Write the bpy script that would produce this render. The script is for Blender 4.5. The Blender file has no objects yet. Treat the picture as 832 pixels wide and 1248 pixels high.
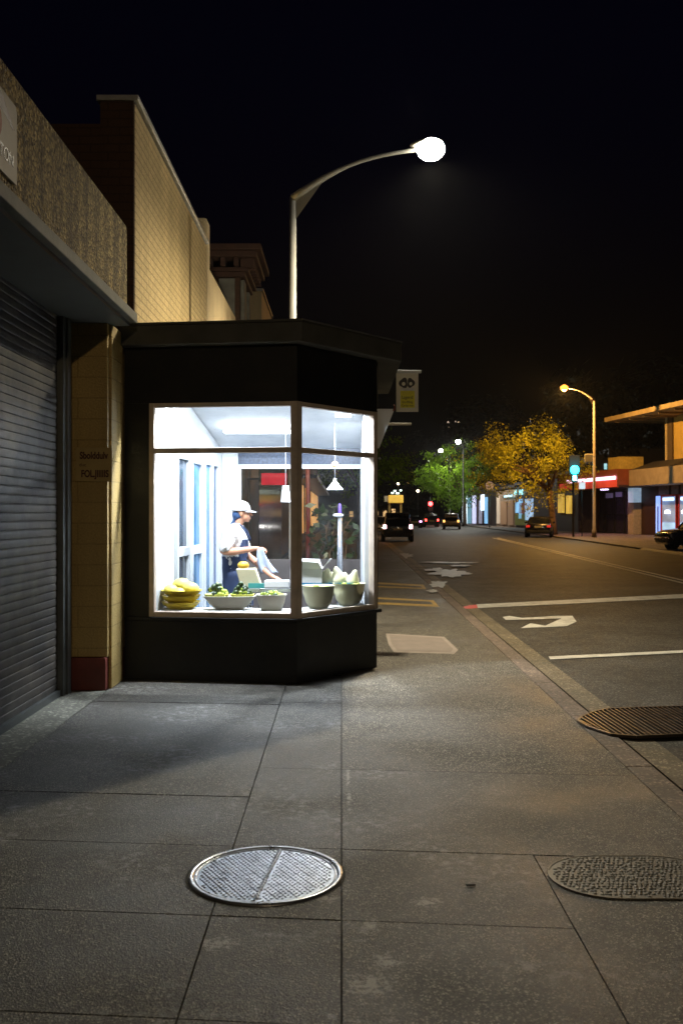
import bpy, bmesh, math, random
from mathutils import Vector, Matrix, noise
R = math.radians
random.seed(7)
C = bpy.context.scene.collection
sc = bpy.context.scene

# ---------------------------------------------------------------- camera maths
F, CX, HY, CH = 1150.0, 416.0, 627.0, 1.6
def at(px, py, Y):
    return Vector(((px-CX)/F*Y, Y, CH-(py-HY)/F*Y))
def gp(px, py, z=0.0):
    Y = F*(CH-z)/(py-HY)
    return Vector(((px-CX)/F*Y, Y, z))
def xa(px, Y): return (px-CX)/F*Y
def za(py, Y): return CH-(py-HY)/F*Y

# ---------------------------------------------------------------- materials
def new_mat(name):
    m = bpy.data.materials.new(name); m.use_nodes = True
    nt = m.node_tree
    for n in list(nt.nodes): nt.nodes.remove(n)
    out = nt.nodes.new('ShaderNodeOutputMaterial')
    b = nt.nodes.new('ShaderNodeBsdfPrincipled')
    nt.links.new(b.outputs[0], out.inputs[0])
    return m, nt, b, out
def N(nt, t, **kw):
    n = nt.nodes.new(t)
    for k, v in kw.items():
        if hasattr(n, k): setattr(n, k, v)
    return n
def L(nt, a, b): nt.links.new(a, b)
def rgba(c): return (c[0], c[1], c[2], 1)
def ramp(nt, fac, stops):
    r = N(nt, 'ShaderNodeValToRGB'); e = r.color_ramp.elements
    e[0].position = stops[0][0]; e[0].color = rgba(stops[0][1])
    e[1].position = stops[-1][0]; e[1].color = rgba(stops[-1][1])
    for p, c in stops[1:-1]:
        k = e.new(p); k.color = rgba(c)
    L(nt, fac, r.inputs[0]); return r
def mixc(nt, fac, a, b, mode='MIX'):
    m = N(nt, 'ShaderNodeMix'); m.data_type = 'RGBA'; m.blend_type = mode
    for s, v in ((0, fac), (6, a), (7, b)):
        if hasattr(v, 'is_output') or isinstance(v, bpy.types.NodeSocket): L(nt, v, m.inputs[s])
        elif s == 0: m.inputs[0].default_value = v
        else: m.inputs[s].default_value = rgba(v)
    return m.outputs[2]
def noise_tex(nt, vec, scale, detail=4, rough=.55):
    n = N(nt, 'ShaderNodeTexNoise'); n.inputs['Scale'].default_value = scale
    n.inputs['Detail'].default_value = detail; n.inputs['Roughness'].default_value = rough
    L(nt, vec, n.inputs['Vector']); return n.outputs[0]
def pos(nt): return N(nt, 'ShaderNodeNewGeometry').outputs['Position']
def objc(nt): return N(nt, 'ShaderNodeTexCoord').outputs['Object']
def bump(nt, b, h, strength=.3, dist=.01):
    n = N(nt, 'ShaderNodeBump'); n.inputs['Strength'].default_value = strength
    n.inputs['Distance'].default_value = dist
    L(nt, h, n.inputs['Height']); L(nt, n.outputs[0], b.inputs['Normal'])
def mat(name, col, rough=.6, metal=0, vary=.25, scale=6, bmp=.0, bscale=40, spec=.5, coat=0, local=True, grime=None):
    m, nt, b, o = new_mat(name)
    v = objc(nt) if local else pos(nt)
    n = noise_tex(nt, v, scale)
    d = tuple(c*(1-vary) for c in col); u = tuple(min(1, c*(1+vary*.6)) for c in col)
    r = ramp(nt, n, [(.3, d), (.7, u)])
    c = r.outputs[0]
    if grime:
        g = noise_tex(nt, v, scale*.37, 8, .7)
        gr = ramp(nt, g, [(.45, (0, 0, 0)), (.75, (1, 1, 1))])
        c = mixc(nt, gr.outputs[0], c, grime)
    L(nt, c, b.inputs['Base Color'])
    rr = N(nt, 'ShaderNodeMapRange'); L(nt, n, rr.inputs[0])
    rr.inputs[3].default_value = max(.03, rough-.1); rr.inputs[4].default_value = min(1, rough+.1)
    L(nt, rr.outputs[0], b.inputs['Roughness'])
    b.inputs['Metallic'].default_value = metal
    b.inputs['Specular IOR Level'].default_value = spec
    if coat: b.inputs['Coat Weight'].default_value = coat; b.inputs['Coat Roughness'].default_value = .05
    if bmp: bump(nt, b, noise_tex(nt, v, bscale, 3), bmp, .004)
    return m
def emit(name, col, strength, vary=0, scale=3):
    m, nt, b, o = new_mat(name)
    b.inputs['Base Color'].default_value = rgba(tuple(min(.8, c) for c in col))
    b.inputs['Emission Strength'].default_value = strength
    if vary:
        n = noise_tex(nt, pos(nt), scale, 3)
        r = ramp(nt, n, [(.35, tuple(c*(1-vary) for c in col)), (.65, col)])
        L(nt, r.outputs[0], b.inputs['Emission Color'])
    else: b.inputs['Emission Color'].default_value = rgba(col)
    return m

def ground_mat(name, base, sp_scale, rough, stain=None, warm=0, wet=0, spk=.6, bs=.25, tone=False, spec=.5, spots=None, rlo=None):
    m, nt, b, o = new_mat(name); b.inputs['Specular IOR Level'].default_value = spec
    p = pos(nt)
    big = noise_tex(nt, p, .9, 6, .62)
    mid = noise_tex(nt, p, 7, 6, .7)
    vo = N(nt, 'ShaderNodeTexVoronoi'); vo.inputs['Scale'].default_value = sp_scale; L(nt, p, vo.inputs['Vector'])
    fine = noise_tex(nt, p, sp_scale*1.7, 2, .6)
    c1 = ramp(nt, mid, [(.25, tuple(c*.62 for c in base)), (.5, base), (.78, tuple(c*1.45 for c in base))]).outputs[0]
    bw = ramp(nt, big, [(.32, (.52, .51, .49)), (.66, (1.2, 1.2, 1.2))]).outputs[0]
    c2 = mixc(nt, 1.0, c1, bw, 'MULTIPLY')
    sepc = N(nt, 'ShaderNodeSeparateColor'); L(nt, vo.outputs['Color'], sepc.inputs[0])
    sp = ramp(nt, sepc.outputs[0], [(.0, (max(.08, 1-spk*.9),)*3), (.5, (.85,)*3), (.82, (1.15,)*3), (.95, (1+spk*3.8,)*3)]).outputs[0]
    c3 = mixc(nt, 1.0, c2, sp, 'MULTIPLY')
    if tone:
        a = N(nt, 'ShaderNodeAttribute'); a.attribute_name = 'tone'
        c3 = mixc(nt, 1.0, c3, a.outputs['Color'], 'MULTIPLY')
    if spots:
        acc = None
        for (sx_, sy_, rx_, ry_) in spots:
            mp = N(nt, 'ShaderNodeMapping'); mp.vector_type = 'TEXTURE'
            mp.inputs['Location'].default_value = (sx_, sy_, 0); mp.inputs['Scale'].default_value = (rx_, ry_, 1); L(nt, p, mp.inputs[0])
            gr = N(nt, 'ShaderNodeTexGradient'); gr.gradient_type = 'SPHERICAL'; L(nt, mp.outputs[0], gr.inputs[0])
            if acc is None: acc = gr.outputs[1]
            else:
                mxm = N(nt, 'ShaderNodeMath'); mxm.operation = 'MAXIMUM'; L(nt, acc, mxm.inputs[0]); L(nt, gr.outputs[1], mxm.inputs[1]); acc = mxm.outputs[0]
        nn = noise_tex(nt, p, 34, 6, .8)
        ad = N(nt, 'ShaderNodeMath'); ad.operation = 'MULTIPLY_ADD'; L(nt, acc, ad.inputs[0]); ad.inputs[1].default_value = .20; L(nt, nn, ad.inputs[2])
        fr_ = ramp(nt, ad.outputs[0], [(.60, (0, 0, 0)), (.65, (.8, .8, .8))]).outputs[0]
        gt = N(nt, 'ShaderNodeMath'); gt.operation = 'GREATER_THAN'; L(nt, acc, gt.inputs[0]); gt.inputs[1].default_value = .02
        fr2 = mixc(nt, 1.0, fr_, gt.outputs[0], 'MULTIPLY')
        c3 = mixc(nt, fr2, c3, (.45, .44, .41))
    if stain:
        s1 = noise_tex(nt, p, 1.3, 3, .5); s2 = noise_tex(nt, p, 16, 5, .75)
        s1r = ramp(nt, s1, [(.50, (0, 0, 0)), (.62, (1, 1, 1))]).outputs[0]
        s2r = ramp(nt, s2, [(.50, (0, 0, 0)), (.62, (1, 1, 1))]).outputs[0]
        f = mixc(nt, 1.0, s1r, s2r, 'MULTIPLY')
        f2 = mixc(nt, 1.0, f, (.75, .75, .75), 'MULTIPLY')
        c3 = mixc(nt, f2, c3, stain)
    L(nt, c3, b.inputs['Base Color'])
    rr = N(nt, 'ShaderNodeMapRange'); L(nt, big if rlo else mid, rr.inputs[0])
    rr.inputs[1].default_value = .36 if rlo else .3; rr.inputs[2].default_value = .64 if rlo else .7
    rr.inputs[3].default_value = rlo or rough-.12-wet; rr.inputs[4].default_value = rough+.1
    L(nt, rr.outputs[0], b.inputs['Roughness'])
    add = N(nt, 'ShaderNodeMath'); add.operation = 'ADD'
    L(nt, vo.outputs['Distance'], add.inputs[0]); L(nt, fine, add.inputs[1])
    bump(nt, b, add.outputs[0], bs, .006)
    return m

M = {}
def gs(px, py, wx, wy):
    c = gp(px, py); return (c.x, c.y, wx, wy)
SPOTS = [gs(424, 945, .020, .45), gs(425, 975, .02, .30), gs(452, 1128, .06, .08), gs(472, 1172, .07, .10), gs(450, 1200, .12, .12), gs(520, 1100, .09, .07), gs(395, 1095, .10, .06), gs(265, 1150, .10, .08)]
M['slab'] = ground_mat('paving concrete', (.080, .075, .063), 170, .58, stain=(.34, .34, .33), spk=1.05, bs=.6, tone=True, spots=SPOTS, rlo=.34)
M['pave'] = ground_mat('pavement asphalt', (.112, .101, .081), 150, .62, spk=.9, bs=.6, spec=.4, rlo=.42)
M['joint'] = mat('joint dirt', (.03, .028, .024), .95, local=False)
M['road'] = ground_mat('road asphalt', (.058, .055, .048), 80, .72, wet=.08, spk=.5, bs=.4, spec=.3)
M['kerb'] = ground_mat('kerb stone', (.19, .145, .115), 60, .7, spk=.25, bs=.3)
M['gutter'] = ground_mat('gutter concrete', (.17, .14, .09), 70, .7, stain=(.08, .05, .03), spk=.35, bs=.35)
M['earth'] = ground_mat('dark ground', (.03, .03, .028), 10, .9)
M['fpave'] = ground_mat('far pavement', (.17, .13, .11), 20, .7)
M['strip'] = ground_mat('threshold concrete', (.17, .17, .14), 60, .75, spk=.3)
M['paint'] = mat('white road paint', (.72, .71, .64), .6, vary=.2, scale=9, local=False, grime=(.3, .29, .26), bmp=.3)
M['ypaint'] = mat('yellow pavement paint', (.62, .40, .10), .6, vary=.3, scale=14, local=False, grime=(.2, .15, .08))
M['redpaint'] = mat('red road paint', (.75, .06, .03), .5, local=False)
M['patch'] = mat('pinkish repair concrete', (.28, .23, .20), .75, vary=.15, scale=5, local=False, bmp=.4, bscale=90)
M['patchedge'] = mat('patch rim concrete', (.36, .30, .26), .75, vary=.15, local=False)
M['palepatch'] = mat('pale road patch', (.55, .51, .42), .5, vary=.35, scale=6, local=False)

def brick_mat(name, c1, c2, mortar, w, h, msize, axes, bs=.5, stainy=.4, smooth=.02, rough=.8):
    m, nt, b, o = new_mat(name)
    p = pos(nt); s = N(nt, 'ShaderNodeSeparateXYZ'); L(nt, p, s.inputs[0])
    cb = N(nt, 'ShaderNodeCombineXYZ')
    L(nt, s.outputs[axes[0]], cb.inputs[0]); L(nt, s.outputs[axes[1]], cb.inputs[1])
    br = N(nt, 'ShaderNodeTexBrick'); L(nt, cb.outputs[0], br.inputs['Vector'])
    br.inputs['Scale'].default_value = 1; br.inputs['Brick Width'].default_value = w
    br.inputs['Row Height'].default_value = h; br.inputs['Mortar Size'].default_value = msize
    br.inputs['Mortar Smooth'].default_value = .3
    br.inputs['Color1'].default_value = rgba(c1); br.inputs['Color2'].default_value = rgba(c2)
    br.inputs['Mortar'].default_value = rgba(mortar)
    mp = N(nt, 'ShaderNodeMapping'); mp.inputs['Scale'].default_value = (2.2, 2.2, .35); L(nt, p, mp.inputs[0])
    st = noise_tex(nt, mp.outputs[0], 1.2, 7, .65)
    sr = ramp(nt, st, [(.3, (1-stainy,)*3), (.7, (1.12, 1.12, 1.1))]).outputs[0]
    c = mixc(nt, 1.0, br.outputs['Color'], sr, 'MULTIPLY')
    fn = noise_tex(nt, p, 60, 3)
    c = mixc(nt, .35, c, ramp(nt, fn, [(.3, tuple(x*.5 for x in c1)), (.7, tuple(min(1, x*1.3) for x in c1))]).outputs[0])
    L(nt, c, b.inputs['Base Color']); b.inputs['Roughness'].default_value = rough
    inv = N(nt, 'ShaderNodeMath'); inv.operation = 'SUBTRACT'; L(nt, fn, inv.inputs[0]); L(nt, br.outputs['Fac'], inv.inputs[1])
    bump(nt, b, inv.outputs[0], bs, .012)
    return m
M['brick'] = brick_mat('painted cream brick', (.66, .49, .23), (.56, .42, .19), (.30, .215, .10), .24, .086, .010, (1, 2), stainy=.3, bs=.8)
M['cream'] = brick_mat('smooth cream render', (.78, .62, .36), (.76, .60, .35), (.68, .54, .32), 1.4, .7, .004, (1, 2), stainy=.25, bs=.15)
M['darkbrick'] = brick_mat('dark brown brick', (.075, .036, .02), (.065, .03, .017), (.035, .018, .012), .24, .086, .01, (0, 2))
M['pillar'] = brick_mat('ochre painted block', (.48, .34, .12), (.45, .32, .115), (.30, .21, .07), .8, .19, .007, (0, 2), bs=.5, stainy=.35, rough=.6)
M['redbase'] = mat('dark red painted skirting', (.16, .03, .02), .6, vary=.3)
def dash():
    m, nt, b, o = new_mat('pebbledash'); p = pos(nt)
    vo = N(nt, 'ShaderNodeTexVoronoi'); vo.inputs['Scale'].default_value = 48; L(nt, p, vo.inputs['Vector'])
    sc_ = N(nt, 'ShaderNodeSeparateColor'); L(nt, vo.outputs['Color'], sc_.inputs[0])
    mp = N(nt, 'ShaderNodeMapping'); mp.inputs['Scale'].default_value = (3, 3, .12); L(nt, p, mp.inputs[0])
    st = ramp(nt, noise_tex(nt, mp.outputs[0], 2.2, 6, .6), [(.35, (.35, .33, .3)), (.65, (1.15, 1.15, 1.1))]).outputs[0]
    c = ramp(nt, sc_.outputs[0], [(0, (.07, .045, .014)), (.6, (.26, .185, .065)), (1, (.62, .47, .20))]).outputs[0]
    c = mixc(nt, 1.0, c, st, 'MULTIPLY')
    L(nt, c, b.inputs['Base Color']); b.inputs['Roughness'].default_value = .85
    bump(nt, b, vo.outputs['Distance'], .9, .02); return m
M['dash'] = dash()
M['ledge'] = mat('weathered canopy edge', (.16, .155, .13), .8, vary=.35, scale=5, local=False, bmp=.4)
M['soffit'] = mat('painted soffit', (.08, .085, .08), .7, vary=.2, local=False)
M['coping'] = mat('grey metal coping', (.42, .42, .40), .45, .3, vary=.2, local=False)
M['shutter'] = mat('galvanised shutter slats', (.030, .028, .026), .50, .0, spec=.3, vary=.25, scale=4, local=False, grime=(.14, .12, .1))
M['rail'] = mat('shutter guide rail', (.12, .13, .13), .45, .7, local=False)
M['black'] = mat('black painted boarding', (.008, .009, .012), .5, vary=.3, scale=3, local=False, grime=(.022, .021, .018), bmp=.25, bscale=30, spec=.35)
M['roofc'] = mat('dark concrete roof edge', (.075, .075, .068), .8, vary=.3, scale=4, local=False, bmp=.4)
M['flash'] = mat('metal flashing', (.5, .5, .5), .35, .8, local=False)
M['alu'] = mat('brownish aluminium frame', (.56, .47, .40), .5, .0, vary=.15, scale=9, local=False)
M['white'] = mat('white painted interior', (.60, .63, .66), .5, vary=.05, local=False)
M['ceil'] = mat('white ceiling board', (.86, .89, .92), .6, vary=.12, scale=3, local=False)
M['wframe'] = mat('white window frame', (.56, .61, .66), .35, vary=.05, local=False)
M['bluepane'] = mat('blue tinted glass', (.07, .20, .38), .12, vary=.35, scale=2.3, local=False)
M['darkpane'] = mat('dark glass in door', (.05, .075, .11), .12, vary=.5, scale=2.1, local=False)
M['navypanel'] = mat('navy door panel', (.03, .07, .18), .3, vary=.3, local=False)
M['paper'] = mat('paper', (.78, .8, .82), .8, vary=.06)
M['ink'] = mat('grey ink', (.22, .26, .34), .8)
M['frost'] = mat('dark speckled frosted glass', (.05, .075, .13), .35, vary=.7, scale=35, local=False)
M['steel'] = mat('brushed steel', (.6, .62, .66), .28, .9, vary=.1)
M['brown'] = mat('brown timber board', (.14, .085, .05), .6, vary=.35, scale=5, local=False)
M['pole'] = mat('galvanised steel pole', (.42, .41, .37), .45, .55, vary=.15, scale=3)
M['darkmetal'] = mat('dark painted metal', (.03, .03, .032), .45, .4)
M['sign'] = mat('off-white sign board', (.86, .84, .72), .5, vary=.1)
M['signy'] = mat('yellow sign panel', (.90, .84, .02), .5, vary=.1)
M['signink'] = mat('black sign ink', (.02, .015, .02), .5)
M['maroon'] = mat('maroon ink', (.07, .012, .012), .6)
M['postera'] = mat('faded poster board', (.42, .37, .30), .7, vary=.12)
M['rust'] = mat('rust red print', (.30, .06, .02), .7)
M['nameplate'] = mat('ochre sign plate', (.42, .31, .12), .55, vary=.12)
M['iron'] = mat('cast iron cover', (.42, .47, .56), .34, .85, vary=.35, scale=14, local=False, bmp=.3, bscale=120)
M['ironrim'] = mat('worn iron rim', (.55, .57, .62), .3, .9, vary=.2, scale=10, local=False)
M['irondark'] = mat('weathered dark iron', (.13, .122, .105), .5, .3, vary=.4, scale=12, local=False, bmp=.4, bscale=120)
M['grate'] = mat('rusty drain grate', (.085, .065, .052), .4, .6, vary=.45, scale=10, local=False, bmp=.4, bscale=100)
M['void'] = mat('drain darkness', (.006, .005, .004), .9)
M['bark'] = mat('rough bark', (.16, .10, .06), .9, vary=.4, scale=8, bmp=.8, bscale=30)
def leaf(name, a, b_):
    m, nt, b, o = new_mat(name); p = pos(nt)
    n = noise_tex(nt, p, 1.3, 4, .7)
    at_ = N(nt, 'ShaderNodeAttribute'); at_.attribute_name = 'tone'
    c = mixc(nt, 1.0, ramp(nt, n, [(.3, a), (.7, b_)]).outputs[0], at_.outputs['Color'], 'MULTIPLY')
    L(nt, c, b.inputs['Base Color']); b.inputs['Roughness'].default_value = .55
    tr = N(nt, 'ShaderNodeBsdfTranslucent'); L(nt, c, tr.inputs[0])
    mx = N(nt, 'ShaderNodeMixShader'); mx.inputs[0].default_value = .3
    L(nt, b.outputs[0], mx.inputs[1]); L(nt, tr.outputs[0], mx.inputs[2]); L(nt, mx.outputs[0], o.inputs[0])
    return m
M['leaf'] = leaf('street tree leaves', (.12, .24, .015), (.30, .48, .04))
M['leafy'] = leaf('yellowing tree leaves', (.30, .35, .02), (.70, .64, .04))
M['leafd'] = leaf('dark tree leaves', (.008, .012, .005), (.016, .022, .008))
def glass_mat(name, dust=.05, tint=(1, 1, 1)):
    m, nt, b, o = new_mat(name); p = pos(nt)
    tr = N(nt, 'ShaderNodeBsdfTransparent'); tr.inputs[0].default_value = rgba(tint)
    gl = N(nt, 'ShaderNodeBsdfGlossy'); gl.inputs['Roughness'].default_value = .02
    lw = N(nt, 'ShaderNodeFresnel'); lw.inputs[0].default_value = 1.45
    mx = N(nt, 'ShaderNodeMixShader'); L(nt, lw.outputs[0], mx.inputs[0]); L(nt, tr.outputs[0], mx.inputs[1]); L(nt, gl.outputs[0], mx.inputs[2])
    df = N(nt, 'ShaderNodeBsdfDiffuse'); df.inputs[0].default_value = (.75, .8, .85, 1)
    sp = noise_tex(nt, p, 90, 2, .5); bl = noise_tex(nt, p, 3, 4, .6)
    s = ramp(nt, sp, [(.60, (0, 0, 0)), (.72, (dust*4,)*3)]).outputs[0]
    g = ramp(nt, bl, [(.4, (dust*.15,)*3), (.75, (dust,)*3)]).outputs[0]
    f = mixc(nt, 1.0, s, g, 'ADD')
    mx2 = N(nt, 'ShaderNodeMixShader'); L(nt, f, mx2.inputs[0]); L(nt, mx.outputs[0], mx2.inputs[1]); L(nt, df.outputs[0], mx2.inputs[2])
    L(nt, mx2.outputs[0], o.inputs[0]); return m
M['glass'] = glass_mat('dusty shop glass', .02)
M['bowlglass'] = mat('milky bowl plastic', (.92, .91, .62), .25, vary=.04)
M['lamp'] = emit('warm white street lamp glow', (1, .93, .76), 160)
M['lampo'] = emit('orange sodium lamp glow', (1, .34, .05), 3.2)
M['lampw'] = emit('distant white lamp glow', (1, .97, .88), 60)
M['tube'] = emit('white fluorescent panel', (.90, .96, 1), 6)
M['skin'] = mat('skin', (.50, .25, .16), .5, vary=.08)
M['tshirt'] = mat('white cotton', (.72, .73, .76), .8, vary=.05, bmp=.3, bscale=25)
M['navy'] = mat('navy cotton', (.010, .024, .075), .8, vary=.2, bmp=.3, bscale=25)
M['bluecloth'] = mat('blue head scarf', (.02, .06, .16), .8, vary=.2)
M['shoe'] = mat('black shoe', (.02, .02, .02), .5)

# ---------------------------------------------------------------- mesh helpers
class MB:
    def __init__(s): s.v = []; s.f = []; s.sm = []
    def add(s, vs, fs, smooth=False):
        o = len(s.v); s.v += [Vector(v) for v in vs]
        s.f += [tuple(i+o for i in f) for f in fs]; s.sm += [smooth]*len(fs); return s
    def box(s, x0, x1, y0, y1, z0, z1):
        if x0 > x1: x0, x1 = x1, x0
        if y0 > y1: y0, y1 = y1, y0
        if z0 > z1: z0, z1 = z1, z0
        v = [(x0,y0,z0),(x1,y0,z0),(x1,y1,z0),(x0,y1,z0),(x0,y0,z1),(x1,y0,z1),(x1,y1,z1),(x0,y1,z1)]
        return s.add(v, [(0,3,2,1),(4,5,6,7),(0,1,5,4),(1,2,6,5),(2,3,7,6),(3,0,4,7)])
    def prism(s, pts, z0, z1):
        a = sum(pts[i][0]*pts[(i+1)%len(pts)][1]-pts[(i+1)%len(pts)][0]*pts[i][1] for i in range(len(pts)))
        if a < 0: pts = pts[::-1]
        n = len(pts); zz0 = z0 if hasattr(z0, '__len__') else [z0]*n; zz1 = z1 if hasattr(z1, '__len__') else [z1]*n
        v = [(p[0], p[1], zz0[i]) for i, p in enumerate(pts)]+[(p[0], p[1], zz1[i]) for i, p in enumerate(pts)]
        return s.add(v, [tuple(range(n))[::-1], tuple(range(n, 2*n))]+[(i, (i+1)%n, n+(i+1)%n, n+i) for i in range(n)])
    def beam(s, p0, p1, w, d, nrm):
        p0, p1, nrm = Vector(p0), Vector(p1), Vector(nrm).normalized()
        t = (p1-p0).normalized(); u = t.cross(nrm).normalized()*w/2; n = nrm*d/2
        v = [p0-u-n, p0+u-n, p0+u+n, p0-u+n, p1-u-n, p1+u-n, p1+u+n, p1-u+n]
        return s.add(v, [(0,3,2,1),(4,5,6,7),(0,1,5,4),(1,2,6,5),(2,3,7,6),(3,0,4,7)])
    def tube(s, pts, rs, n=10, caps=True, sx=1):
        pts = [Vector(p) for p in pts]
        if not hasattr(rs, '__len__'): rs = [rs]*len(pts)
        vs = []; ref = None
        for i, p in enumerate(pts):
            t = (pts[min(i+1, len(pts)-1)]-pts[max(i-1, 0)]).normalized()
            if ref is None: ref = Vector((0,0,1)) if abs(t.z) < .9 else Vector((1,0,0))
            a = t.cross(ref).normalized(); b = t.cross(a).normalized(); ref = a.cross(t)
            for k in range(n):
                q = 2*math.pi*k/n
                vs.append(p+a*math.cos(q)*rs[i]*sx+b*math.sin(q)*rs[i])
        fs = [(i*n+k, i*n+(k+1)%n, (i+1)*n+(k+1)%n, (i+1)*n+k) for i in range(len(pts)-1) for k in range(n)]
        s.add(vs, fs, True)
        if caps:
            o = len(s.v)-len(vs)
            s.f += [tuple(o+k for k in range(n))[::-1], tuple(o+len(vs)-n+k for k in range(n))]; s.sm += [False, False]
        return s
    def lathe(s, c, prof, n=24, sx=1, sy=1, smooth=True):
        c = Vector(c); vs = [c+Vector((r*math.cos(2*math.pi*k/n)*sx, r*math.sin(2*math.pi*k/n)*sy, z)) for r, z in prof for k in range(n)]
        return s.add(vs, [(i*n+k, i*n+(k+1)%n, (i+1)*n+(k+1)%n, (i+1)*n+k) for i in range(len(prof)-1) for k in range(n)], smooth)
    def ell(s, c, rx, ry, rz, n=16, m=10, jit=0, rot=None):
        c = Vector(c); vs = []
        for i in range(m+1):
            th = math.pi*i/m
            for k in range(n):
                ph = 2*math.pi*k/n
                d = Vector((math.sin(th)*math.cos(ph)*rx, math.sin(th)*math.sin(ph)*ry, math.cos(th)*rz))
                if jit: d *= 1+jit*noise.noise(d*18+c*7)
                if rot: d = rot @ d
                vs.append(c+d)
        return s.add(vs, [(i*n+k, (i+1)*n+k, (i+1)*n+(k+1)%n, i*n+(k+1)%n) for i in range(m) for k in range(n)], True)
    def build(s, name, m, parent=None, bevel=0, tone=None):
        me = bpy.data.meshes.new(name); me.from_pydata([tuple(v) for v in s.v], [], s.f)
        me.polygons.foreach_set('use_smooth', s.sm)
        bm = bmesh.new(); bm.from_mesh(me)
        bmesh.ops.remove_doubles(bm, verts=bm.verts, dist=1e-5)
        if tone is None: bmesh.ops.recalc_face_normals(bm, faces=bm.faces)
        bm.to_mesh(me); bm.free()
        if not isinstance(m, (list, tuple)): m = [m]
        for x in m: me.materials.append(x)
        o = bpy.data.objects.new(name, me); C.objects.link(o)
        if parent: o.parent = parent
        if bevel:
            b = o.modifiers.new('bevel', 'BEVEL'); b.width = bevel; b.segments = 2; b.limit_method = 'ANGLE'
        return o
def tag(o, label=None, cat=None, group=None, kind=None):
    if label: o['label'] = label
    if cat: o['category'] = cat
    if group: o['group'] = group
    if kind: o['kind'] = kind
    return o
def empty(name, loc, label, cat, rz=0, group=None):
    o = bpy.data.objects.new(name, None); C.objects.link(o); o.location = loc; o.rotation_euler = (0, 0, rz)
    o.empty_display_size = .1
    return tag(o, label, cat, group)
def world_part(o):
    """part built in world coordinates under a translated root"""
    p = o.parent
    o.matrix_parent_inverse = (Matrix.Translation(p.location) @ Matrix.Rotation(p.rotation_euler.z, 4, 'Z')).inverted()
    return o
def copy_tree(o, parent=None):
    c = o.copy(); C.objects.link(c); c.parent = parent
    if parent: c.matrix_parent_inverse = o.matrix_parent_inverse.copy()
    for ch in [x for x in bpy.data.objects if x.parent == o]: copy_tree(ch, c)
    return c
def struct(o): o['kind'] = 'structure'; return o
def text(name, s, size, m, parent, loc, rot, ext=.002, sx=1, bold=0):
    cu = bpy.data.curves.new(name, 'FONT'); cu.body = s; cu.size = size; cu.extrude = ext; cu.align_x = 'CENTER'; cu.align_y = 'CENTER'
    cu.offset = bold
    o = bpy.data.objects.new('tmp', cu); C.objects.link(o)
    bpy.context.view_layer.update()
    me = bpy.data.meshes.new_from_object(o.evaluated_get(bpy.context.evaluated_depsgraph_get()))
    bpy.data.objects.remove(o); me.materials.clear(); me.materials.append(m); me.name = name
    t = bpy.data.objects.new(name, me); C.objects.link(t); t.parent = parent
    t.location = loc; t.rotation_euler = rot; t.scale = (sx, 1, 1)
    return t
def light(name, kind, loc, power, col, radius=.1, parent=None, **kw):
    l = bpy.data.lights.new(name, kind); l.energy = power; l.color = col
    if kind in ('POINT', 'SPOT'): l.shadow_soft_size = radius
    for k, v in kw.items(): setattr(l, k, v)
    o = bpy.data.objects.new(name, l); C.objects.link(o); o.location = loc
    if parent: o.parent = parent
    return o

# ================================================================ GROUND
RZ = -.02                                    # road level
def kin(Y): return 1.73+.0125*Y if Y < 60 else 2.48+.02*(Y-60)      # inner edge of the left kerb
def rk(Y):                                    # right kerb
    pts = [(-10, 11), (5, 11.5), (25, 12.6), (43.8, 13.75), (68, 15.2), (102, 16.4), (141, 18), (200, 21)]
    for (a, x), (b, y) in zip(pts, pts[1:]):
        if Y <= b: return x+(y-x)*(Y-a)/(b-a)
    return 21
mb = MB(); mb.add([(-400,-60,-.25),(400,-60,-.25),(400,900,-.25),(-400,900,-.25)], [(0,1,2,3)])
struct(mb.build('ground', M['earth']))
ys = [-12, -4, 0, 2, 4, 6, 8, 10, 13, 17, 22, 30, 40, 50, 60, 80, 100, 120, 141, 170, 200, 260]
mb = MB()
for a, b in zip(ys, ys[1:]):
    mb.add([(kin(a)+.3, a, RZ), (rk(a)+.1, a, RZ), (rk(b)+.1, b, RZ), (kin(b)+.3, b, RZ)], [(0,1,2,3)])
mb.add([(-60, 200, RZ-.004), (90, 200, RZ-.004), (90, 212, RZ-.004), (-60, 212, RZ-.004)], [(0,1,2,3)])
struct(mb.build('road', M['road']))
mb = MB()
segs = []
y = -3.0
while y < 120:
    st = 1.5 if y < 60 else 6
    segs.append((y, y+st-.008)); y += st
GA, GB = 6.98, 7.78                          # the drain grate interrupts the kerb here
for a, b in segs:
    if False:
        parts = [(a, GA)] if a < GA else []
        if b > GB: parts.append((GB, b))
    else: parts = [(a, b)]
    for c, d in parts:
        if d-c < .02: continue
        mb.add([(kin(c), c, -.2), (kin(c)+.19, c, -.2), (kin(d)+.19, d, -.2), (kin(d), d, -.2),
                (kin(c), c, .0), (kin(c)+.175, c, .0), (kin(d)+.175, d, .0), (kin(d), d, .0)],
               [(0,3,2,1),(4,5,6,7),(0,1,5,4),(1,2,6,5),(2,3,7,6),(3,0,4,7)])
struct(mb.build('kerb', M['kerb'], bevel=.008))
mb = MB()
for a, b in zip(ys, ys[1:]):
    mb.add([(kin(a)+.20, a, RZ+.006), (kin(a)+.42, a, RZ+.004), (kin(b)+.42, b, RZ+.004), (kin(b)+.20, b, RZ+.006)], [(0,1,2,3)])
struct(mb.build('gutter', M['gutter']))
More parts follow.
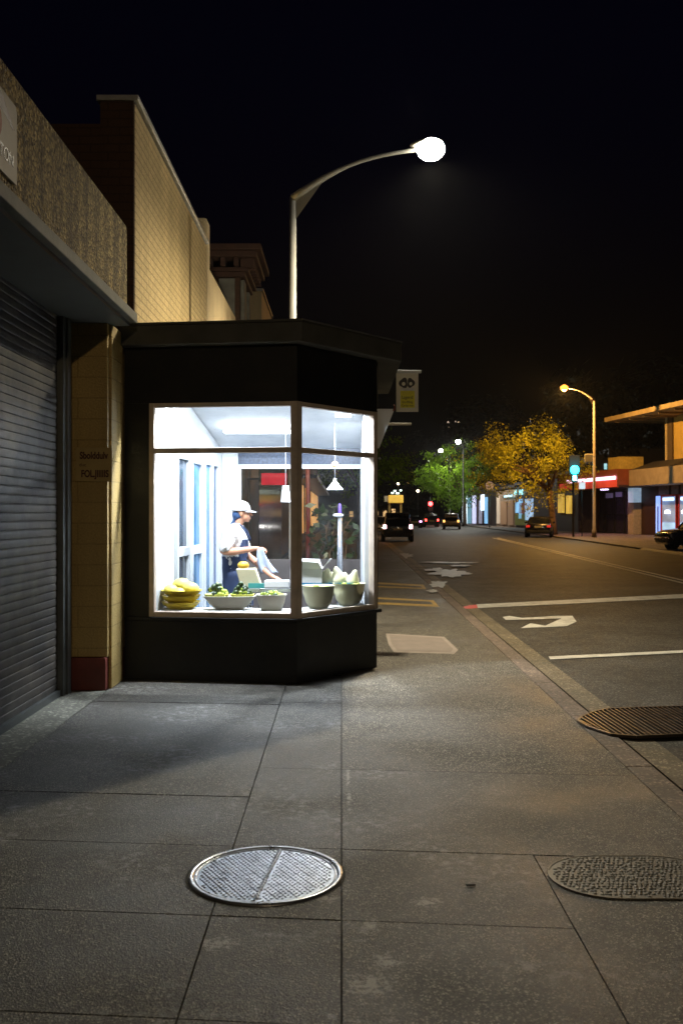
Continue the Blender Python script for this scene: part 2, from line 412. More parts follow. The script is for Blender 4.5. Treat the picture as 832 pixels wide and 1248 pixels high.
# paving: slabs near the camera, continuous asphalt beyond
mb = MB(); mb.add([(-2.6,-4,-.022),(kin(-4),-4,-.022),(kin(14),14,-.022),(-2.6,14,-.022)], [(0,1,2,3)])
struct(mb.build('paving_bed', M['joint']))
mb = MB(); tones = []
def slab(x0, x1, r0, r1, sh=-.085, g=.0032):
    f = lambda x, r: r+sh*x
    def X(x, yy): return kin(yy)-.010 if x == 'k' else x
    xa0 = x0+g
    def xr(yy): return (kin(yy)-.010) if x1 == 'k' else x1-g
    y00 = f(x0, r0)+g; y10 = f(xr(r0), r0)+g; y11 = f(xr(r1), r1)-g; y01 = f(x0, r1)-g
    p = [(xa0, y00), (xr(y10), y10), (xr(y11), y11), (xa0, y01)]
    t = random.uniform(.80, 1.12); zz = random.uniform(-.0015, .0015)
    v = [(q[0], q[1], -.03) for q in p]+[(q[0], q[1], zz) for q in p]
    mb.add(v, [(4,5,6,7),(0,1,5,4),(1,2,6,5),(2,3,7,6),(3,0,4,7)]); tones.append(t)
rowsA = [.2, 1.2, 2.1, 2.95, 3.72, 4.51, 5.30, 6.70, 7.9, 9.35]
for a, b in zip(rowsA, rowsA[1:]): slab(-2.13, -.52, a, b)
rowsB = [.2, 1.2, 2.1, 2.95, 3.72, 4.51, 5.92, 6.70, 8.0, 9.35]
for a, b in zip(rowsB, rowsB[1:]): slab(-.52, 0, a, b)
rowsC = [.2, 1.2, 2.1, 2.95, 3.72, 4.51]
for a, b in zip(rowsC, rowsC[1:]): slab(0, .9, a, b)
for a, b in [(.2, 1.6), (1.6, 3.0), (3.0, 4.51)]: slab(.9, 'k', a, b)
slab(0, 'k', 4.51, 5.92)
o = mb.build('pavement_slabs', M['slab'], tone=1); struct(o)
ca = o.data.color_attributes.new('tone', 'FLOAT_COLOR', 'CORNER')
for i, p in enumerate(o.data.polygons):
    t = tones[i//5]
    for li in p.loop_indices: ca.data[li].color = (t, t*.995, t*.98, 1)
mb = MB()
yy = [5.93, 6.5, 7.12, 8.02, 9, 11, 13, 17, 22, 30, 40, 50, 60, 80, 100, 120]
def kk(y, cut): return kin(y)-.010
cuts = [0, 0, 1, 1, 1, 0]
for i, (a, b) in enumerate(zip(yy, yy[1:])):
    if a == b: continue
    cut = False
    x0 = .003 if a < 9 else -2.12
    ya = a-.085*x0 if a > 5.93 else a
    l0 = .003; 
    mb.add([(l0, a, 0), (kk(a, cut), a-(.085*kin(a) if a == 5.93 else 0), 0), (kk(b, cut), b, 0), (l0, b, 0)], [(0,1,2,3)])
    if a >= 9: mb.add([(-2.12, a if a > 9 else 9.4, -.001), (l0, a if a > 9 else 9.4, -.001), (l0, b, -.001), (-2.12, b, -.001)], [(0,1,2,3)])
struct(mb.build('pavement', M['pave']))
mb = MB(); mb.box(-2.52, -2.135, -2, 8.55, -.05, .004)
struct(mb.build('threshold_strip', M['strip'], bevel=.004))
# right-hand pavement and kerb
mb = MB(); mk = MB(); FZ = .06
for a, b in zip(ys, ys[1:]):
    if b <= 43.8 or a >= 43.8: pr = [(a, b)]
    else: pr = [(a, 43.8), (43.8, b)]
    for c, d in pr:
        if d > 200: continue
        mb.add([(rk(c)+.25, c, FZ), (60, c, FZ), (60, d, FZ), (rk(d)+.25, d, FZ)], [(0,1,2,3)])
        e = FZ+.004 if c >= 43.8 else RZ+.012
        mk.add([(rk(c), c, -.2), (rk(c)+.26, c, -.2), (rk(d)+.26, d, -.2), (rk(d), d, -.2),
                (rk(c), c, e), (rk(c)+.26, c, FZ+.004), (rk(d)+.26, d, FZ+.004), (rk(d), d, e)],
               [(0,3,2,1),(4,5,6,7),(0,1,5,4),(1,2,6,5),(2,3,7,6),(3,0,4,7)])
struct(mb.build('far_pavement', M['fpave'])); struct(mk.build('far_kerb', M['gutter']))

# road markings
def decal(name, pts, m, z, label=None, thick=.0):
    mb = MB(); v = [gp(p[0], p[1], z) for p in pts]
    mb.add(v, [tuple(range(len(v)))]); o = mb.build(name, m); struct(o); return o
zr = RZ+.008
decal('road_marking', [(580,736.5),(840,723.5),(840,728.5),(582,741)], M['paint'], zr)
decal('road_marking', [(668,800),(840,792),(840,795),(670,803.5)], M['paint'], zr)
decal('road_marking', [(612,752),(620,750.5),(636,753),(680,750.5),(697,750.5),(702,757.5),(690,763),(634,765.5),(646,759.5),(664,762.5),(684,753.5),(640,755),(616,755.5)], M['paint'], zr)
decal('road_marking', [(562,740),(572,737.5),(581,736.8),(582,741),(566,742)], M['redpaint'], zr)
for off in (0, .28):
    a = gp(600, 655.5, zr); b = gp(840, 712.5, zr); a.x += off; b.x += off
    mb = MB(); w = .07
    mb.add([a+Vector((-w,0,0)), b+Vector((-w,0,0)), b+Vector((w,0,0)), a+Vector((w,0,0))], [(0,3,2,1)])
    struct(mb.build('lane_line', M['paint']))
zp = .004
decal('pavement_marking', [(452,727.5),(528,731.5),(535,739.5),(452,736)], M['ypaint'], zp)
decal('pavement_marking', [(456,729.8),(524,733.2),(528,736.8),(456,733.6)], M['pave'], zp+.004)
decal('pavement_marking', [(455,709.5),(516,712.5),(519,718),(455,715.5)], M['ypaint'], zp)
decal('pavement_marking', [(458,711.8),(512,714.4),(514,716.2),(458,713.8)], M['pave'], zp+.004)
decal('pavement_patch', [(470,772),(541,776),(558,792),(553,797),(480,795),(473,785)], M['patchedge'], zp)
decal('pavement_patch', [(474,773.5),(538,777.5),(552,791),(549,794.5),(484,793),(477,784.5)], M['patch'], zp+.004)
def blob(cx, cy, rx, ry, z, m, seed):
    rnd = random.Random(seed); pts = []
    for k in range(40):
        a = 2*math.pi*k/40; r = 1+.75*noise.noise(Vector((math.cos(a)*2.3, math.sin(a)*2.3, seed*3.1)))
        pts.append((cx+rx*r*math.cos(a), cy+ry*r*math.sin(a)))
    return decal('pale_patch', pts, m, z)  # irregular pale patch laid on the road
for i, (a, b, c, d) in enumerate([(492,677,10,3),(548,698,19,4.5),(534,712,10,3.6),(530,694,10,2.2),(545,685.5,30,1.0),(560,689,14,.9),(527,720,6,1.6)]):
    blob(a, b, c, d, RZ+.016+.004*i, M['palepatch'], i+1)

# ---------------------------------------------------------------- covers and grate
t = empty('manhole_cover', (-.335, 4.19, 0), 'round pale metal manhole cover set in the slabs in the foreground', 'manhole cover')
R0 = .343
mb = MB(); mb.lathe((0,0,0), [(R0+.010,.0022),(R0-.004,.0026)], 60); mb.build('collar', M['joint'], t)
mb = MB()
mb.lathe((0,0,0), [(R0-.026,.001),(R0-.024,.010),(R0-.004,.011),(R0,.001)], 72)
mb.lathe((0,0,0), [(R0-.040,.001),(R0-.038,.007),(R0-.031,.007),(R0-.029,.001)], 72)
mb.build('rim', M['ironrim'], t)
mb = MB(); mb.lathe((0,0,0), [(0,.003),(R0-.027,.003)], 60)
s = .0215
for i in range(-18, 19):
    for j in range(-18, 19):
        x = (i+j*.5)*s*1.05; y = j*s*.9
        if x*x+y*y > (R0-.05)**2 or abs(x-.02-y*.12) < .009: continue
        a = R(35 if (i+j) % 2 else -35)+random.uniform(-.3, .3); l, w, h = random.uniform(.0078, .011), .0046, .0042
        ca_, sa = math.cos(a), math.sin(a)
        P = lambda u, v, z: (x+u*ca_-v*sa, y+u*sa+v*ca_, z)
        mb.add([P(-l,0,.003), P(0,-w,.003), P(l,0,.003), P(0,w,.003), P(-l*.45,0,.003+h), P(0,-w*.45,.003+h), P(l*.45,0,.003+h), P(0,w*.45,.003+h)],
               [(0,1,5,4),(1,2,6,5),(2,3,7,6),(3,0,4,7),(4,5,6,7)])
for k in range(46):
    q = k/45; y = (-R0+.045)+(2*R0-.09)*q; x = -.022+.066*q+random.uniform(-.005, .005)
    mb.lathe((x, y, .003), [(.011,0),(.008,.004),(0,.005)], 7, random.uniform(.6, 1.2), random.uniform(.5, .9))
mb.build('plate', M['iron'], t)
t = empty('access_cover', (1.3, 4.15, 0), 'dark cobbled metal access cover with rounded ends at the right edge', 'access cover')
pl = []
x0, x1, yc, hh = .915, 1.68, 4.165, .245
for k in range(13):
    a = math.pi/2+math.pi*k/12; pl.append((x0+.26+.26*math.cos(a), yc+hh*math.sin(a)))
for k in range(13):
    a = -math.pi/2+math.pi*k/12; pl.append((x1-.26+.26*math.cos(a), yc+hh*math.sin(a)))
mb = MB(); mb.prism([(p[0]-1.3, p[1]-4.15) for p in pl], -.02, .004); mb.build('plate', M['irondark'], t)
mb = MB()
n = len(pl)
for k in range(n):
    a, b = Vector((*pl[k], .004)), Vector((*pl[(k+1) % n], .004)); a -= Vector((1.3, 4.15, 0)); b -= Vector((1.3, 4.15, 0))
    mb.beam(a, b, .007, .006, (0, 0, 1))
mb.build('rim', M['ironrim'] if False else M['irondark'], t)
mb = MB()
for i in range(38):
    for j in range(17):
        x = x0+.02+i*.0205+(j % 2)*.010+random.uniform(-.006, .006); y = yc-hh+.02+j*.0275+random.uniform(-.006, .006)
        ex = max(0, x0+.26-x, x-(x1-.26)); 
        if (ex/.24)**2+((y-yc)/(hh-.018))**2 > 1: continue
        mb.lathe((x-1.3, y-4.15, .0042), [(.010,0),(.0075,.003),(.0,.0042)], 6, random.uniform(.6, 1.25), random.uniform(.6, 1.3))
mb.build('stud_pattern', M['irondark'], t)
t = empty('drain_grate', (2.4, 7.45, .002), 'rusty barred drain grate in the gutter at the right edge', 'drain grate')
gpoly = [gp(px, py, 0) for px, py in ((742, 866), (905, 861), (925, 893), (775, 900), (745, 897.5), (716, 888), (704, 881), (708, 876), (722, 870))]
gl = [(p.x-2.4, p.y-7.45) for p in gpoly]
mb = MB(); mb.prism(gl, -.021, .003); mb.build('pit_shade', M['void'], t)  # near-black slab under the bars, the pit's shade put into its colour
mb = MB()
for k in range(9):
    a, b = gl[k], gl[(k+1) % 9]; mb.beam((*a, .009), (*b, .009), .022, .022, (0, 0, 1))
mb.build('frame', M['grate'], t, bevel=.003)
mb = MB(); xs = min(p[0] for p in gl)+.03
while xs < max(p[0] for p in gl)-.03:
    hits = []
    for k in range(9):
        (xa_, ya_), (xb_, yb_) = gl[k], gl[(k+1) % 9]
        if (xa_-xs)*(xb_-xs) < 0: hits.append(ya_+(yb_-ya_)*(xs-xa_)/(xb_-xa_))
    if len(hits) == 2 and abs(hits[0]-hits[1]) > .06:
        y0, y1 = min(hits)+.012, max(hits)-.012; w_ = .03
        mb.beam((xs+.02, y0, .012+random.uniform(-.002, .003)), (xs-.02, y1, .012), .014, .012, (0, 0, 1))
    xs += .040
mb.build('bars', M['grate'], t)
mb = MB()
for yq in (.12, -.18): mb.beam((-.30, yq, .0045), (1.1, yq, .0045), .014, .002, (0, 0, 1))
mb.build('cross_bars', M['grate'], t)
mb = MB(); mb.ell((.555, 4.06, .007), .024, .009, .005, 10, 6, .6)
tag(mb.build('dead_leaf', M['signink']), 'small dark crumpled leaf lying on the slabs', 'leaf')

# ================================================================ LEFT: shuttered shop
t = empty('shuttered_shop', (-2.3, 6, 0), 'shop front with closed grey roller shutter under a concrete canopy', 'building')
def wp(mbx, name, m, parent, **k): return world_part(mbx.build(name, m, parent, **k))
# corrugated shutter
mb = MB(); prof = []; pitch = .068; z = .05
while z < 3.4:
    for q, dx in ((0,0),(.08,.007),(.25,.0085),(.60,.0085),(.86,.0065),(.93,.0)):
        prof.append((-2.5+dx, z+q*pitch))
    z += pitch
vs = []
for yv in (-2, 2, 6, 8.28):
    vs += [(x, yv, z) for x, z in prof]
n = len(prof)
mb.add(vs, [(i*n+k, (i+1)*n+k, (i+1)*n+k+1, i*n+k+1) for i in range(3) for k in range(n-1)])
sh = wp(mb, 'shutter', M['shutter'], t)
mb = MB(); mb.box(-2.52, -2.46, -2, 8.28, .004, .06); bb = wp(mb, 'bottom_bar', M['rail'], t)
mb = MB(); mb.box(-2.56, -2.44, 8.285, 8.36, .004, 3.34); mb.box(-2.52, -2.42, 8.36, 8.46, .004, 3.34); wp(mb, 'guide_rail', M['rail'], t)
mb = MB(); mb.box(-2.9, -2.57, -2, 8.45, 0, 3.34); wp(mb, 'wall', M['soffit'], t)
mb = MB(); mb.box(-2.56, -2.13, 8.6, 9.75, .30, 3.345); mb.box(-2.135, -2.105, 8.66, 9.10, 0, 3.345); pil = wp(mb, 'pillar', M['pillar'], t, bevel=.006)
mb = MB(); mb.box(-2.555, -2.14, 8.57, 9.75, 0, .298); wp(mb, 'skirting', M['redbase'], t, bevel=.006)
mb = MB(); mb.box(-4, -1.90, -2, 8.8, 3.38, 3.47); wp(mb, 'canopy_ledge', M['ledge'], t, bevel=.006)
mb = MB(); mb.box(-4, -1.96, -2, 8.74, 3.345, 3.379); wp(mb, 'soffit', M['soffit'], t)
mb = MB()
yz = [(-2, 3.471), (8.55, 3.471), (8.55, 4.13), (8.545, 4.165), (8.525, 4.19), (8.49, 4.205), (-2, 4.205)]
v = [(-1.94, a, b) for a, b in yz]+[(-2.25, a, b) for a, b in yz]; n = len(yz)
mb.add(v, [tuple(range(n)), tuple(range(n, 2*n))[::-1]]+[(i, n+i, n+(i+1) % n, (i+1) % n) for i in range(n)])
wp(mb, 'fascia', M['dash'], t, bevel=.006)
mb = MB(); mb.box(-6, -2.26, -2, 8.5, 3.471, 3.7); wp(mb, 'roof', M['soffit'], t)
# poster on the fascia
t = empty('wall_poster', (-1.935, 5.3, 3.55), 'faded rectangular poster with a rust red figure on the canopy fascia', 'poster')
mb = MB(); mb.box(-.006, .006, -1.0, .26, .02, .46); 
mb = MB(); pz = [(-1.0,.0),(.30,.0),(.30,.43),(.28,.46),(-1.0,.50)]
v = [(.012, a, b) for a, b in pz]+[(-.002, a, b) for a, b in pz]
mb.add(v, [(0,1,2,3,4), (9,8,7,6,5)]+[(i, 5+i, 5+(i+1) % 5, (i+1) % 5) for i in range(5)]); mb.build('board', M['postera'], t)
mb = MB()
mb.add([(.0135,-.2,.50),(.0135,.05,.44),(.0135,.26,.31),(.0135,.22,.30),(.0135,.08,.34),(.0135,-.2,.36)], [tuple(range(6))])
mb.build('dark_blade', M['maroon'], t)
mb = MB(); pts = [(.0135, -.12+.17*math.cos(a), .27+.14*math.sin(a)) for a in [2*math.pi*k/20 for k in range(20)]]
mb.add(pts, [tuple(range(20))]); mb.build('rust_disc', M['rust'], t)
text('lettering', 'ETON', .105, M['signink'], t, (.0135, .10, .115), (R(90), 0, R(90)), .001)
# name sign on pillar
t = empty('name_sign', (at(115, 566, 8.6).x, 8.594, za(566, 8.6)), 'small ochre sign with two lines of dark lettering on the pillar', 'sign')
mb = MB(); mb.box(-.165, .165, -.006, .006, -.155, .155); mb.build('plate', M['nameplate'], t, bevel=.003)
text('lettering', 'Sbolddulv', .088, M['maroon'], t, (0, -.0075, .078), (R(90), 0, 0), .001, .74, .003)
text('lettering', 'FOL.JIIIIIS', .088, M['maroon'], t, (.01, -.0075, -.088), (R(90), 0, 0), .001, .72, .003)
text('small_lettering', 'duc', .045, M['maroon'], t, (-.10, -.0075, -.005), (R(90), 0, 0), .001, 1)

# ================================================================ brick building
t = empty('brick_building', (-2.4, 14, 0), 'tall cream painted brick building lit by the street lamp', 'building')
mb = MB(); mb.box(-2.47, -2.13, 9.76, 14.9, 0, 5.84); wp(mb, 'wall', [M['brick']], t)
mb = MB(); mb.box(-2.48, -2.135, 9.72, 9.757, 0, 5.86); mb.box(-7, -2.482, 9.95, 10.05, 0, 5.72); wp(mb, 'end_wall', M['darkbrick'], t)
mb = MB(); mb.box(-2.52, -2.085, 9.70, 14.9, 5.862, 5.92); wp(mb, 'coping', M['coping'], t, bevel=.01)
mb = MB(); mb.box(-2.44, -2.12, 14.905, 15.25, 0, 6.30); wp(mb, 'parapet_pier', M['cream'], t, bevel=.05)
mb = MB(); mb.box(-2.6, -2.13, 15.255, 19.0, 0, 5.56); wp(mb, 'rendered_wall', M['cream'], t)
mb = MB(); mb.box(-7, -2.5, 10.06, 19, 5.3, 5.4); wp(mb, 'roof', M['soffit'], t)
t = empty('wall_lamp', (-2.13, 16.6, 3.7), 'small floodlight on the cream wall behind the kiosk roof', 'wall lamp')
mb = MB(); mb.beam((0, 0, 0), (.75, 0, .05), .04, .04, (0, 0, 1)); mb.build('bracket', M['darkmetal'], t)
mb = MB(); mb.box(.68, .88, -.10, .10, .02, .10); mb.build('housing', M['darkmetal'], t, bevel=.01)
mb = MB(); mb.box(.70, .86, -.08, .08, .101, .112); mb.build('lens', M['lamp'], t)
light('wall_lamp_light', 'POINT', (-1.35, 16.6, 3.9), 95, (1, .84, .55), .06)
# old corniced building behind
t = empty('corniced_building', (-3, 22, 0), 'dark old building with an ornate bracketed cornice behind the cream wall', 'building')
mb = MB(); mb.box(-6, -2.15, 20, 21.6, 0, 6.7); wp(mb, 'wall', M['darkbrick'], t)
mb = MB(); mb.box(-2.6, -2.25, 19.94, 20, 0, 6.6); mb.box(-2.15, -2.06, 20.1, 20.5, 0, 6.6); mb.box(-2.15, -2.06, 21.2, 21.55, 0, 6.6); wp(mb, 'pilaster', M['ledge'], t, bevel=.02)
mb = MB()
for k, (e, z0, z1) in enumerate([(.10,6.62,6.72),(.18,6.72,6.80),(.36,6.98,7.10),(.46,7.10,7.22)]):
    mb.box(-6-e, -2.13+e, 20-e, 21.6+e*.5, z0, z1-.001)
for k in range(7):
    y = 19.8+k*.28; mb.box(-2.12, -1.84, y, y+.1, 6.80, 6.979)
for k in range(12):
    x = -2.25-k*.28; mb.box(x, x+.1, 19.70, 19.99, 6.80, 6.979)
wp(mb, 'cornice', M['rust'] if False else mat('stained cornice', (.06, .028, .018), .8, local=False, bmp=.5), t, bevel=.012)
t = empty('stair_head', (-2.3, 30, 0), 'small pale rooftop block behind the corniced building', 'building')
mb = MB(); mb.box(-4, xa(322, 30), 29, 33, 0, za(364, 30)); wp(mb, 'wall', M['cream'], t)
mb = MB(); mb.box(-4.05, xa(323, 30)+.03, 28.95, 33.05, za(364, 30)+.002, za(361, 30)); wp(mb, 'parapet', M['coping'], t)

# ================================================================ KIOSK
A, B, Cc, D = (-2.1, 9.15), (-.42, 8.93), (.37, 9.9), (.37, 12.3)
A2, B2, C2, D2 = (-2.1, 9.26), (-.465, 9.045), (.26, 9.935), (.26, 12.3)
def lerp(p, q, s): return (p[0]+(q[0]-p[0])*s, p[1]+(q[1]-p[1])*s)
K = empty('kiosk', (-.9, 10.5, 0), 'black corner food kiosk with brightly lit bay windows', 'kiosk')
ring = [A, B, Cc, D, D2, C2, B2, A2]
mb = MB(); mb.prism(ring, 0, .575); wp(mb, 'base_wall', M['black'], K, bevel=.006)
mb = MB(); mb.prism([(-2.1, 9.13), (-.415, 8.90), (.42, 9.885), (.42, 9.98), (.30, 9.98), (-.465, 9.03), (-2.1, 9.25)], .577, .612); wp(mb, 'sill', M['black'], K, bevel=.006)
mb = MB(); mb.prism([A, B, Cc, (.37, 9.98), (.26, 9.98), C2, B2, A2], 2.675, 3.214); wp(mb, 'fascia', M['black'], K)
mb = MB(); roof = [(-2.12, 9.02), (-.37, 8.79), (.63, 9.97), (.63, 12.65), (-2.12, 12.65)]
mb.prism(roof, 3.215, 3.40)
wp(mb, 'roof_slab', M['roofc'], K, bevel=.008)
mb = MB(); rf = [(-2.12, 9.01), (-.368, 8.78), (.64, 9.965), (.64, 12.66), (-2.12, 12.66)]
mb.prism(rf, 3.402, 3.425); wp(mb, 'roof_flashing', M['roofc'], K)
mb = MB(); mb.beam((-.365, 8.776, 3.419), (.642, 9.962, 3.419), .014, .006, (-.76, .65, 0)); wp(mb, 'drip_edge', M['flash'], K)
mb = MB(); mb.box(-2.1, -1.86, 9.27, 12.3, 0, 3.2); wp(mb, 'party_wall', M['black'], K)
mb = MB(); mb.prism([(-2.1, 9.15), (-1.845, 9.117), (-1.845, 9.25), (-2.1, 9.27)], .613, 2.674); wp(mb, 'front_pier', M['black'], K)
# interior shell
mb = MB(); mb.prism([(-1.855, 9.27), (-.49, 9.07), (.245, 9.96), (.245, 12.28), (-1.855, 12.28)], .0, .05); wp(mb, 'floor', M['wframe'], K)
mb = MB(); pts = [(-1.84, 9.28), (-.49, 9.08), (.25, 9.96), (.25, 12.29), (-1.62, 12.29)]
zc = lambda y: 2.44+(12.25-y)*.232
mb.prism(pts, [zc(p[1]) for p in pts], [zc(p[1])+.04 for p in pts]); wp(mb, 'ceiling', M['ceil'], K)
lw = lambda y: -1.82+(y-9.27)*.095       # left interior wall tapers inwards
mb = MB(); mb.prism([(-1.857, 9.262), (lw(9.26), 9.262), (lw(12.28), 12.28), (-1.857, 12.28)], .051, [3.12, 3.12, 2.42, 2.42]); wp(mb, 'side_wall', M['white'], K)
mb = MB(); mb.box(.245, .365, 9.985, 12.28, .577, 3.21); wp(mb, 'street_wall', M['white'], K)
mb = MB(); mb.box(.372, .385, 9.982, 12.3, .58, 3.21); mb.box(-2.1, .371, 12.30, 12.33, 2.5, 3.21); wp(mb, 'outer_cladding', M['black'], K)
# openings drawn on the side wall: each a frame with its panes
def side_win(y0, y1, z0, z1, mat_p, rail=None, name='interior_window'):
    fw = .05
    nrm = Vector((1, -.095, 0)).normalized()
    P = lambda y, z, d=0: Vector((lw(y), y, z))+nrm*d
    f = MB()
    for a, b in (((y0, z0), (y0, z1)), ((y1, z0), (y1, z1)), ((y0-.025, z1), (y1+.025, z1)), ((y0-.025, z0), (y1+.025, z0))):
        f.beam(P(*a, .02), P(*b, .02), fw, .045, nrm)
    if rail: f.beam(P(y0, rail, .02), P(y1, rail, .02), .10, .04, nrm)
    fr = wp(f, name, M['wframe'], K, bevel=.004)
    p = MB(); p.add([P(y0, z0, .006), P(y1, z0, .006), P(y1, z1, .006), P(y0, z1, .006)], [(0,1,2,3)])
    q = p.build('pane', mat_p, fr); q.matrix_parent_inverse = fr.matrix_parent_inverse.copy() if False else Matrix()
    q.parent = fr
    return fr
side_win(9.95, 10.42, .4, 2.22, M['darkpane'], 1.2)
side_win(10.56, 11.0, .4, 2.20, M['bluepane'], 1.2)
side_win(11.15, 11.5, .1, 2.22, M['bluepane'], None, 'interior_door')
side_win(11.53, 11.85, .1, 2.22, M['navypanel'], None, 'interior_door')
nt_ = MB(); y0, y1 = 9.55, 9.84
nrm = Vector((1, -.095, 0)).normalized()
P = lambda y, z, d=.004: Vector((lw(y), y, z))+nrm*d
nt_.add([P(y0,1.43),P(y1,1.43),P(y1,1.72),P(y0,1.72)], [(0,1,2,3)]); pn = wp(nt_, 'notice', M['paper'], K)
nl = MB()
for k in range(9):
    z = 1.45+k*.03; nl.add([P(y0+.02,z,.006),P(y1-.02,z,.006),P(y1-.02,z+(.018 if k == 8 else .008),.006),P(y0+.02,z+(.018 if k == 8 else .008),.006)], [(0,1,2,3)])
nlo = nl.build('printed_lines', M['ink'], pn)
# back wall
mb = MB()
xb0, xb1, YB = lw(12.2), .245, 12.2
mb.box(xb0+.005, xb1-.001, YB, YB+.08, .051, 1.02); wp(mb, 'back_wall', M['brown'] if False else mat('grey back panel', (.06, .05, .048), .6, local=False), K)
mb = MB(); mb.box(xb0+.003, xa(290, YB), YB-.01, YB+.08, .051, 2.44); wp(mb, 'back_panel', M['white'], K)
mb = MB(); mb.box(xa(290, YB), xa(294, YB), YB-.02, YB+.06, 1.02, 2.2); wp(mb, 'door_post', M['wframe'], K); mb = MB(); mb.box(xa(441, YB), .244, YB-.03, YB+.08, .3, 2.46); wp(mb, 'corner_post', M['wframe'], K)
mb = MB(); mb.box(xa(290, YB), xa(441, YB), YB-.03, YB+.05, 2.19, 2.245); wp(mb, 'back_transom', M['wframe'], K)
mb = MB(); mb.box(xa(290, YB), xa(441, YB), YB, YB+.02, 2.246, 2.45); wp(mb, 'transom_light', M['frost'], K)
mb = MB(); mb.add([(xa(294, YB), YB+.01, 1.02), (xa(441, YB), YB+.01, 1.02), (xa(441, YB), YB+.01, 2.19), (xa(294, YB), YB+.01, 2.19)], [(0,1,2,3)]); wp(mb, 'back_glass', M['glass'], K)
# window frames
def frame_set(p, q, s0, s1, name):
    p = Vector((*p, 0)); q = Vector((*q, 0)); d = (q-p).normalized(); nrm = Vector((d.y, -d.x, 0))
    a = p+(q-p)*s0-nrm*.03; b = p+(q-p)*s1-nrm*.03
    f = MB(); zb, zt, zm = .637, 2.652, 2.215; w = .05; dd = .07
    up = lambda v, z: Vector((v.x, v.y, z))
    e = d*w/2
    f.beam(up(a, .613), up(a, 2.674), w, dd, nrm); f.beam(up(b, .613), up(b, 2.674), w, dd, nrm)
    for z, ww in ((zb, w), (zt, w*.85), (zm, .05)):
        f.beam(up(a, z)+e, up(b, z)-e, ww, dd-.006, nrm)
    fr = wp(f, name, M['alu'], K, bevel=.004)
    for z0, z1 in ((zb+w/2, zm-.025), (zm+.025, zt-w*.42)):
        g = MB(); g.add([up(a, z0)+e, up(b, z0)-e, up(b, z1)-e, up(a, z1)+e], [(0,1,2,3)])
        g.build('pane', M['glass'], fr)
    # slim bead inside the frame
    return fr
frame_set(A, B, .160, .978, 'window_frame')
frame_set(B, Cc, .035, .975, 'window_frame')
mb = MB(); mb.prism([(-.455, 8.937), (-.42, 8.922), (-.39, 8.957), (-.43, 8.99)], .613, 2.674); wp(mb, 'corner_mullion', M['alu'], K)
mb = MB(); mb.prism([(.352, 9.88), (.376, 9.905), (.376, 9.98), (.30, 9.98), (.34, 9.93)], .613, 2.674); wp(mb, 'corner_jamb', M['alu'], K)
# eave bracket
mb = MB(); mb.beam((.378, 9.93, 2.30), (.53, 9.93, 2.69), .035, .05, (0, 1, 0)); mb.prism([(.375, 9.92), (.377, 9.92), (.54, 9.92), (.54, 9.955), (.375, 9.955)], 2.69, 2.71)
mb.add([(.378, 9.935, 2.31), (.378, 9.935, 2.69), (.52, 9.935, 2.69)], [(0,1,2)]); wp(mb, 'eave_bracket', M['wframe'], K)
mb = MB(); mb.ell((.40, 9.93, 2.19), .014, .014, .014, 8, 6); mb.beam((.385, 9.93, 2.19), (.40, 9.93, 2.19), .01, .01, (0,0,1)); wp(mb, 'hook', M['wframe'], K)
mb = MB(); mb.tube([(.53, 9.92, 2.68), (.555, 9.92, 2.70), (.56, 9.92, 2.74), (.545, 9.92, 2.755)], .007, 6); wp(mb, 'cable_hook', M['rust'], K)
# ceiling lights; the small right-front one is added to brighten the salad bowls
for (x, y, l, pw_, wd) in ((-1.12, 9.385, .42, 190, .045), (.02, 10.75, .09, 95, .05), (-.20, 9.50, .12, 16, .04), (-1.0, 11.3, .40, 26, .1)):
    mb = MB(); z = zc(y+wd)-.05; mb.box(x-l, x+l, y-wd, y+wd, z-.012, z+.012); fl = wp(mb, 'ceiling_light', M['tube'], K)
    lo = light('ceiling_lamp', 'AREA', (x, y, z-.03), pw_, (.87, .94, 1), shape='RECTANGLE', size=2*l, size_y=2*wd)
# display shelf
mb = MB(); mb.prism([(-1.80, 9.30), (-.485, 9.10), (.235, 9.98), (.235, 10.12), (-.05, 9.98), (-.52, 9.48), (-1.78, 9.66)], .60, .655); wp(mb, 'display_shelf', M['paper'], K, bevel=.004)
mb = MB(); mb.box(-1.05, .22, 9.80, 10.15, .79, .83); mb.box(-1.0, -.96, 9.84, 9.88, .05, .79); mb.box(.14, .18, 9.99, 10.03, .05, .79); mb.box(-1.0, -.96, 10.08, 10.12, .05, .79); mb.box(.14,.18,10.08,10.12,.05,.79)
tag(mb.build('prep_table', M['steel'], bevel=.004), 'steel prep table standing behind the display shelf in the kiosk', 'table')
PT, SH = .831, .656

# ---------------------------------------------------------------- wares
M['ybowl'] = mat('mustard yellow plastic', (.72, .55, .05), .4, vary=.1)
M['yfruit'] = mat('pale yellow fruit', (.80, .72, .16), .45, vary=.15, scale=8)
M['tray'] = mat('grey green enamel', (.74, .75, .66), .4, vary=.08)
M['green1'] = mat('dark green vegetable', (.02, .05, .010), .4, vary=.4, scale=20)
M['green2'] = mat('bright green leaf', (.38, .50, .05), .5, vary=.35, scale=20)
M['lime'] = mat('lime yellow tub', (.80, .80, .16), .45, vary=.1)
M['pale'] = mat('cream white flesh', (.80, .78, .55), .5, vary=.12, scale=10)
M['filling'] = mat('yellow green salad', (.58, .60, .22), .55, vary=.3, scale=25)
M['boxw'] = mat('white plastic box', (.82, .84, .86), .4, vary=.03)
M['teal'] = mat('teal plastic', (.05, .30, .30), .4)
M['blue'] = mat('blue plastic tray', (.05, .26, .55), .4, vary=.1)
M['creamtub'] = mat('cream plastic tub', (.80, .74, .52), .45, vary=.06)
M['mango'] = mat('orange yellow mango', (.80, .50, .05), .45, vary=.15)
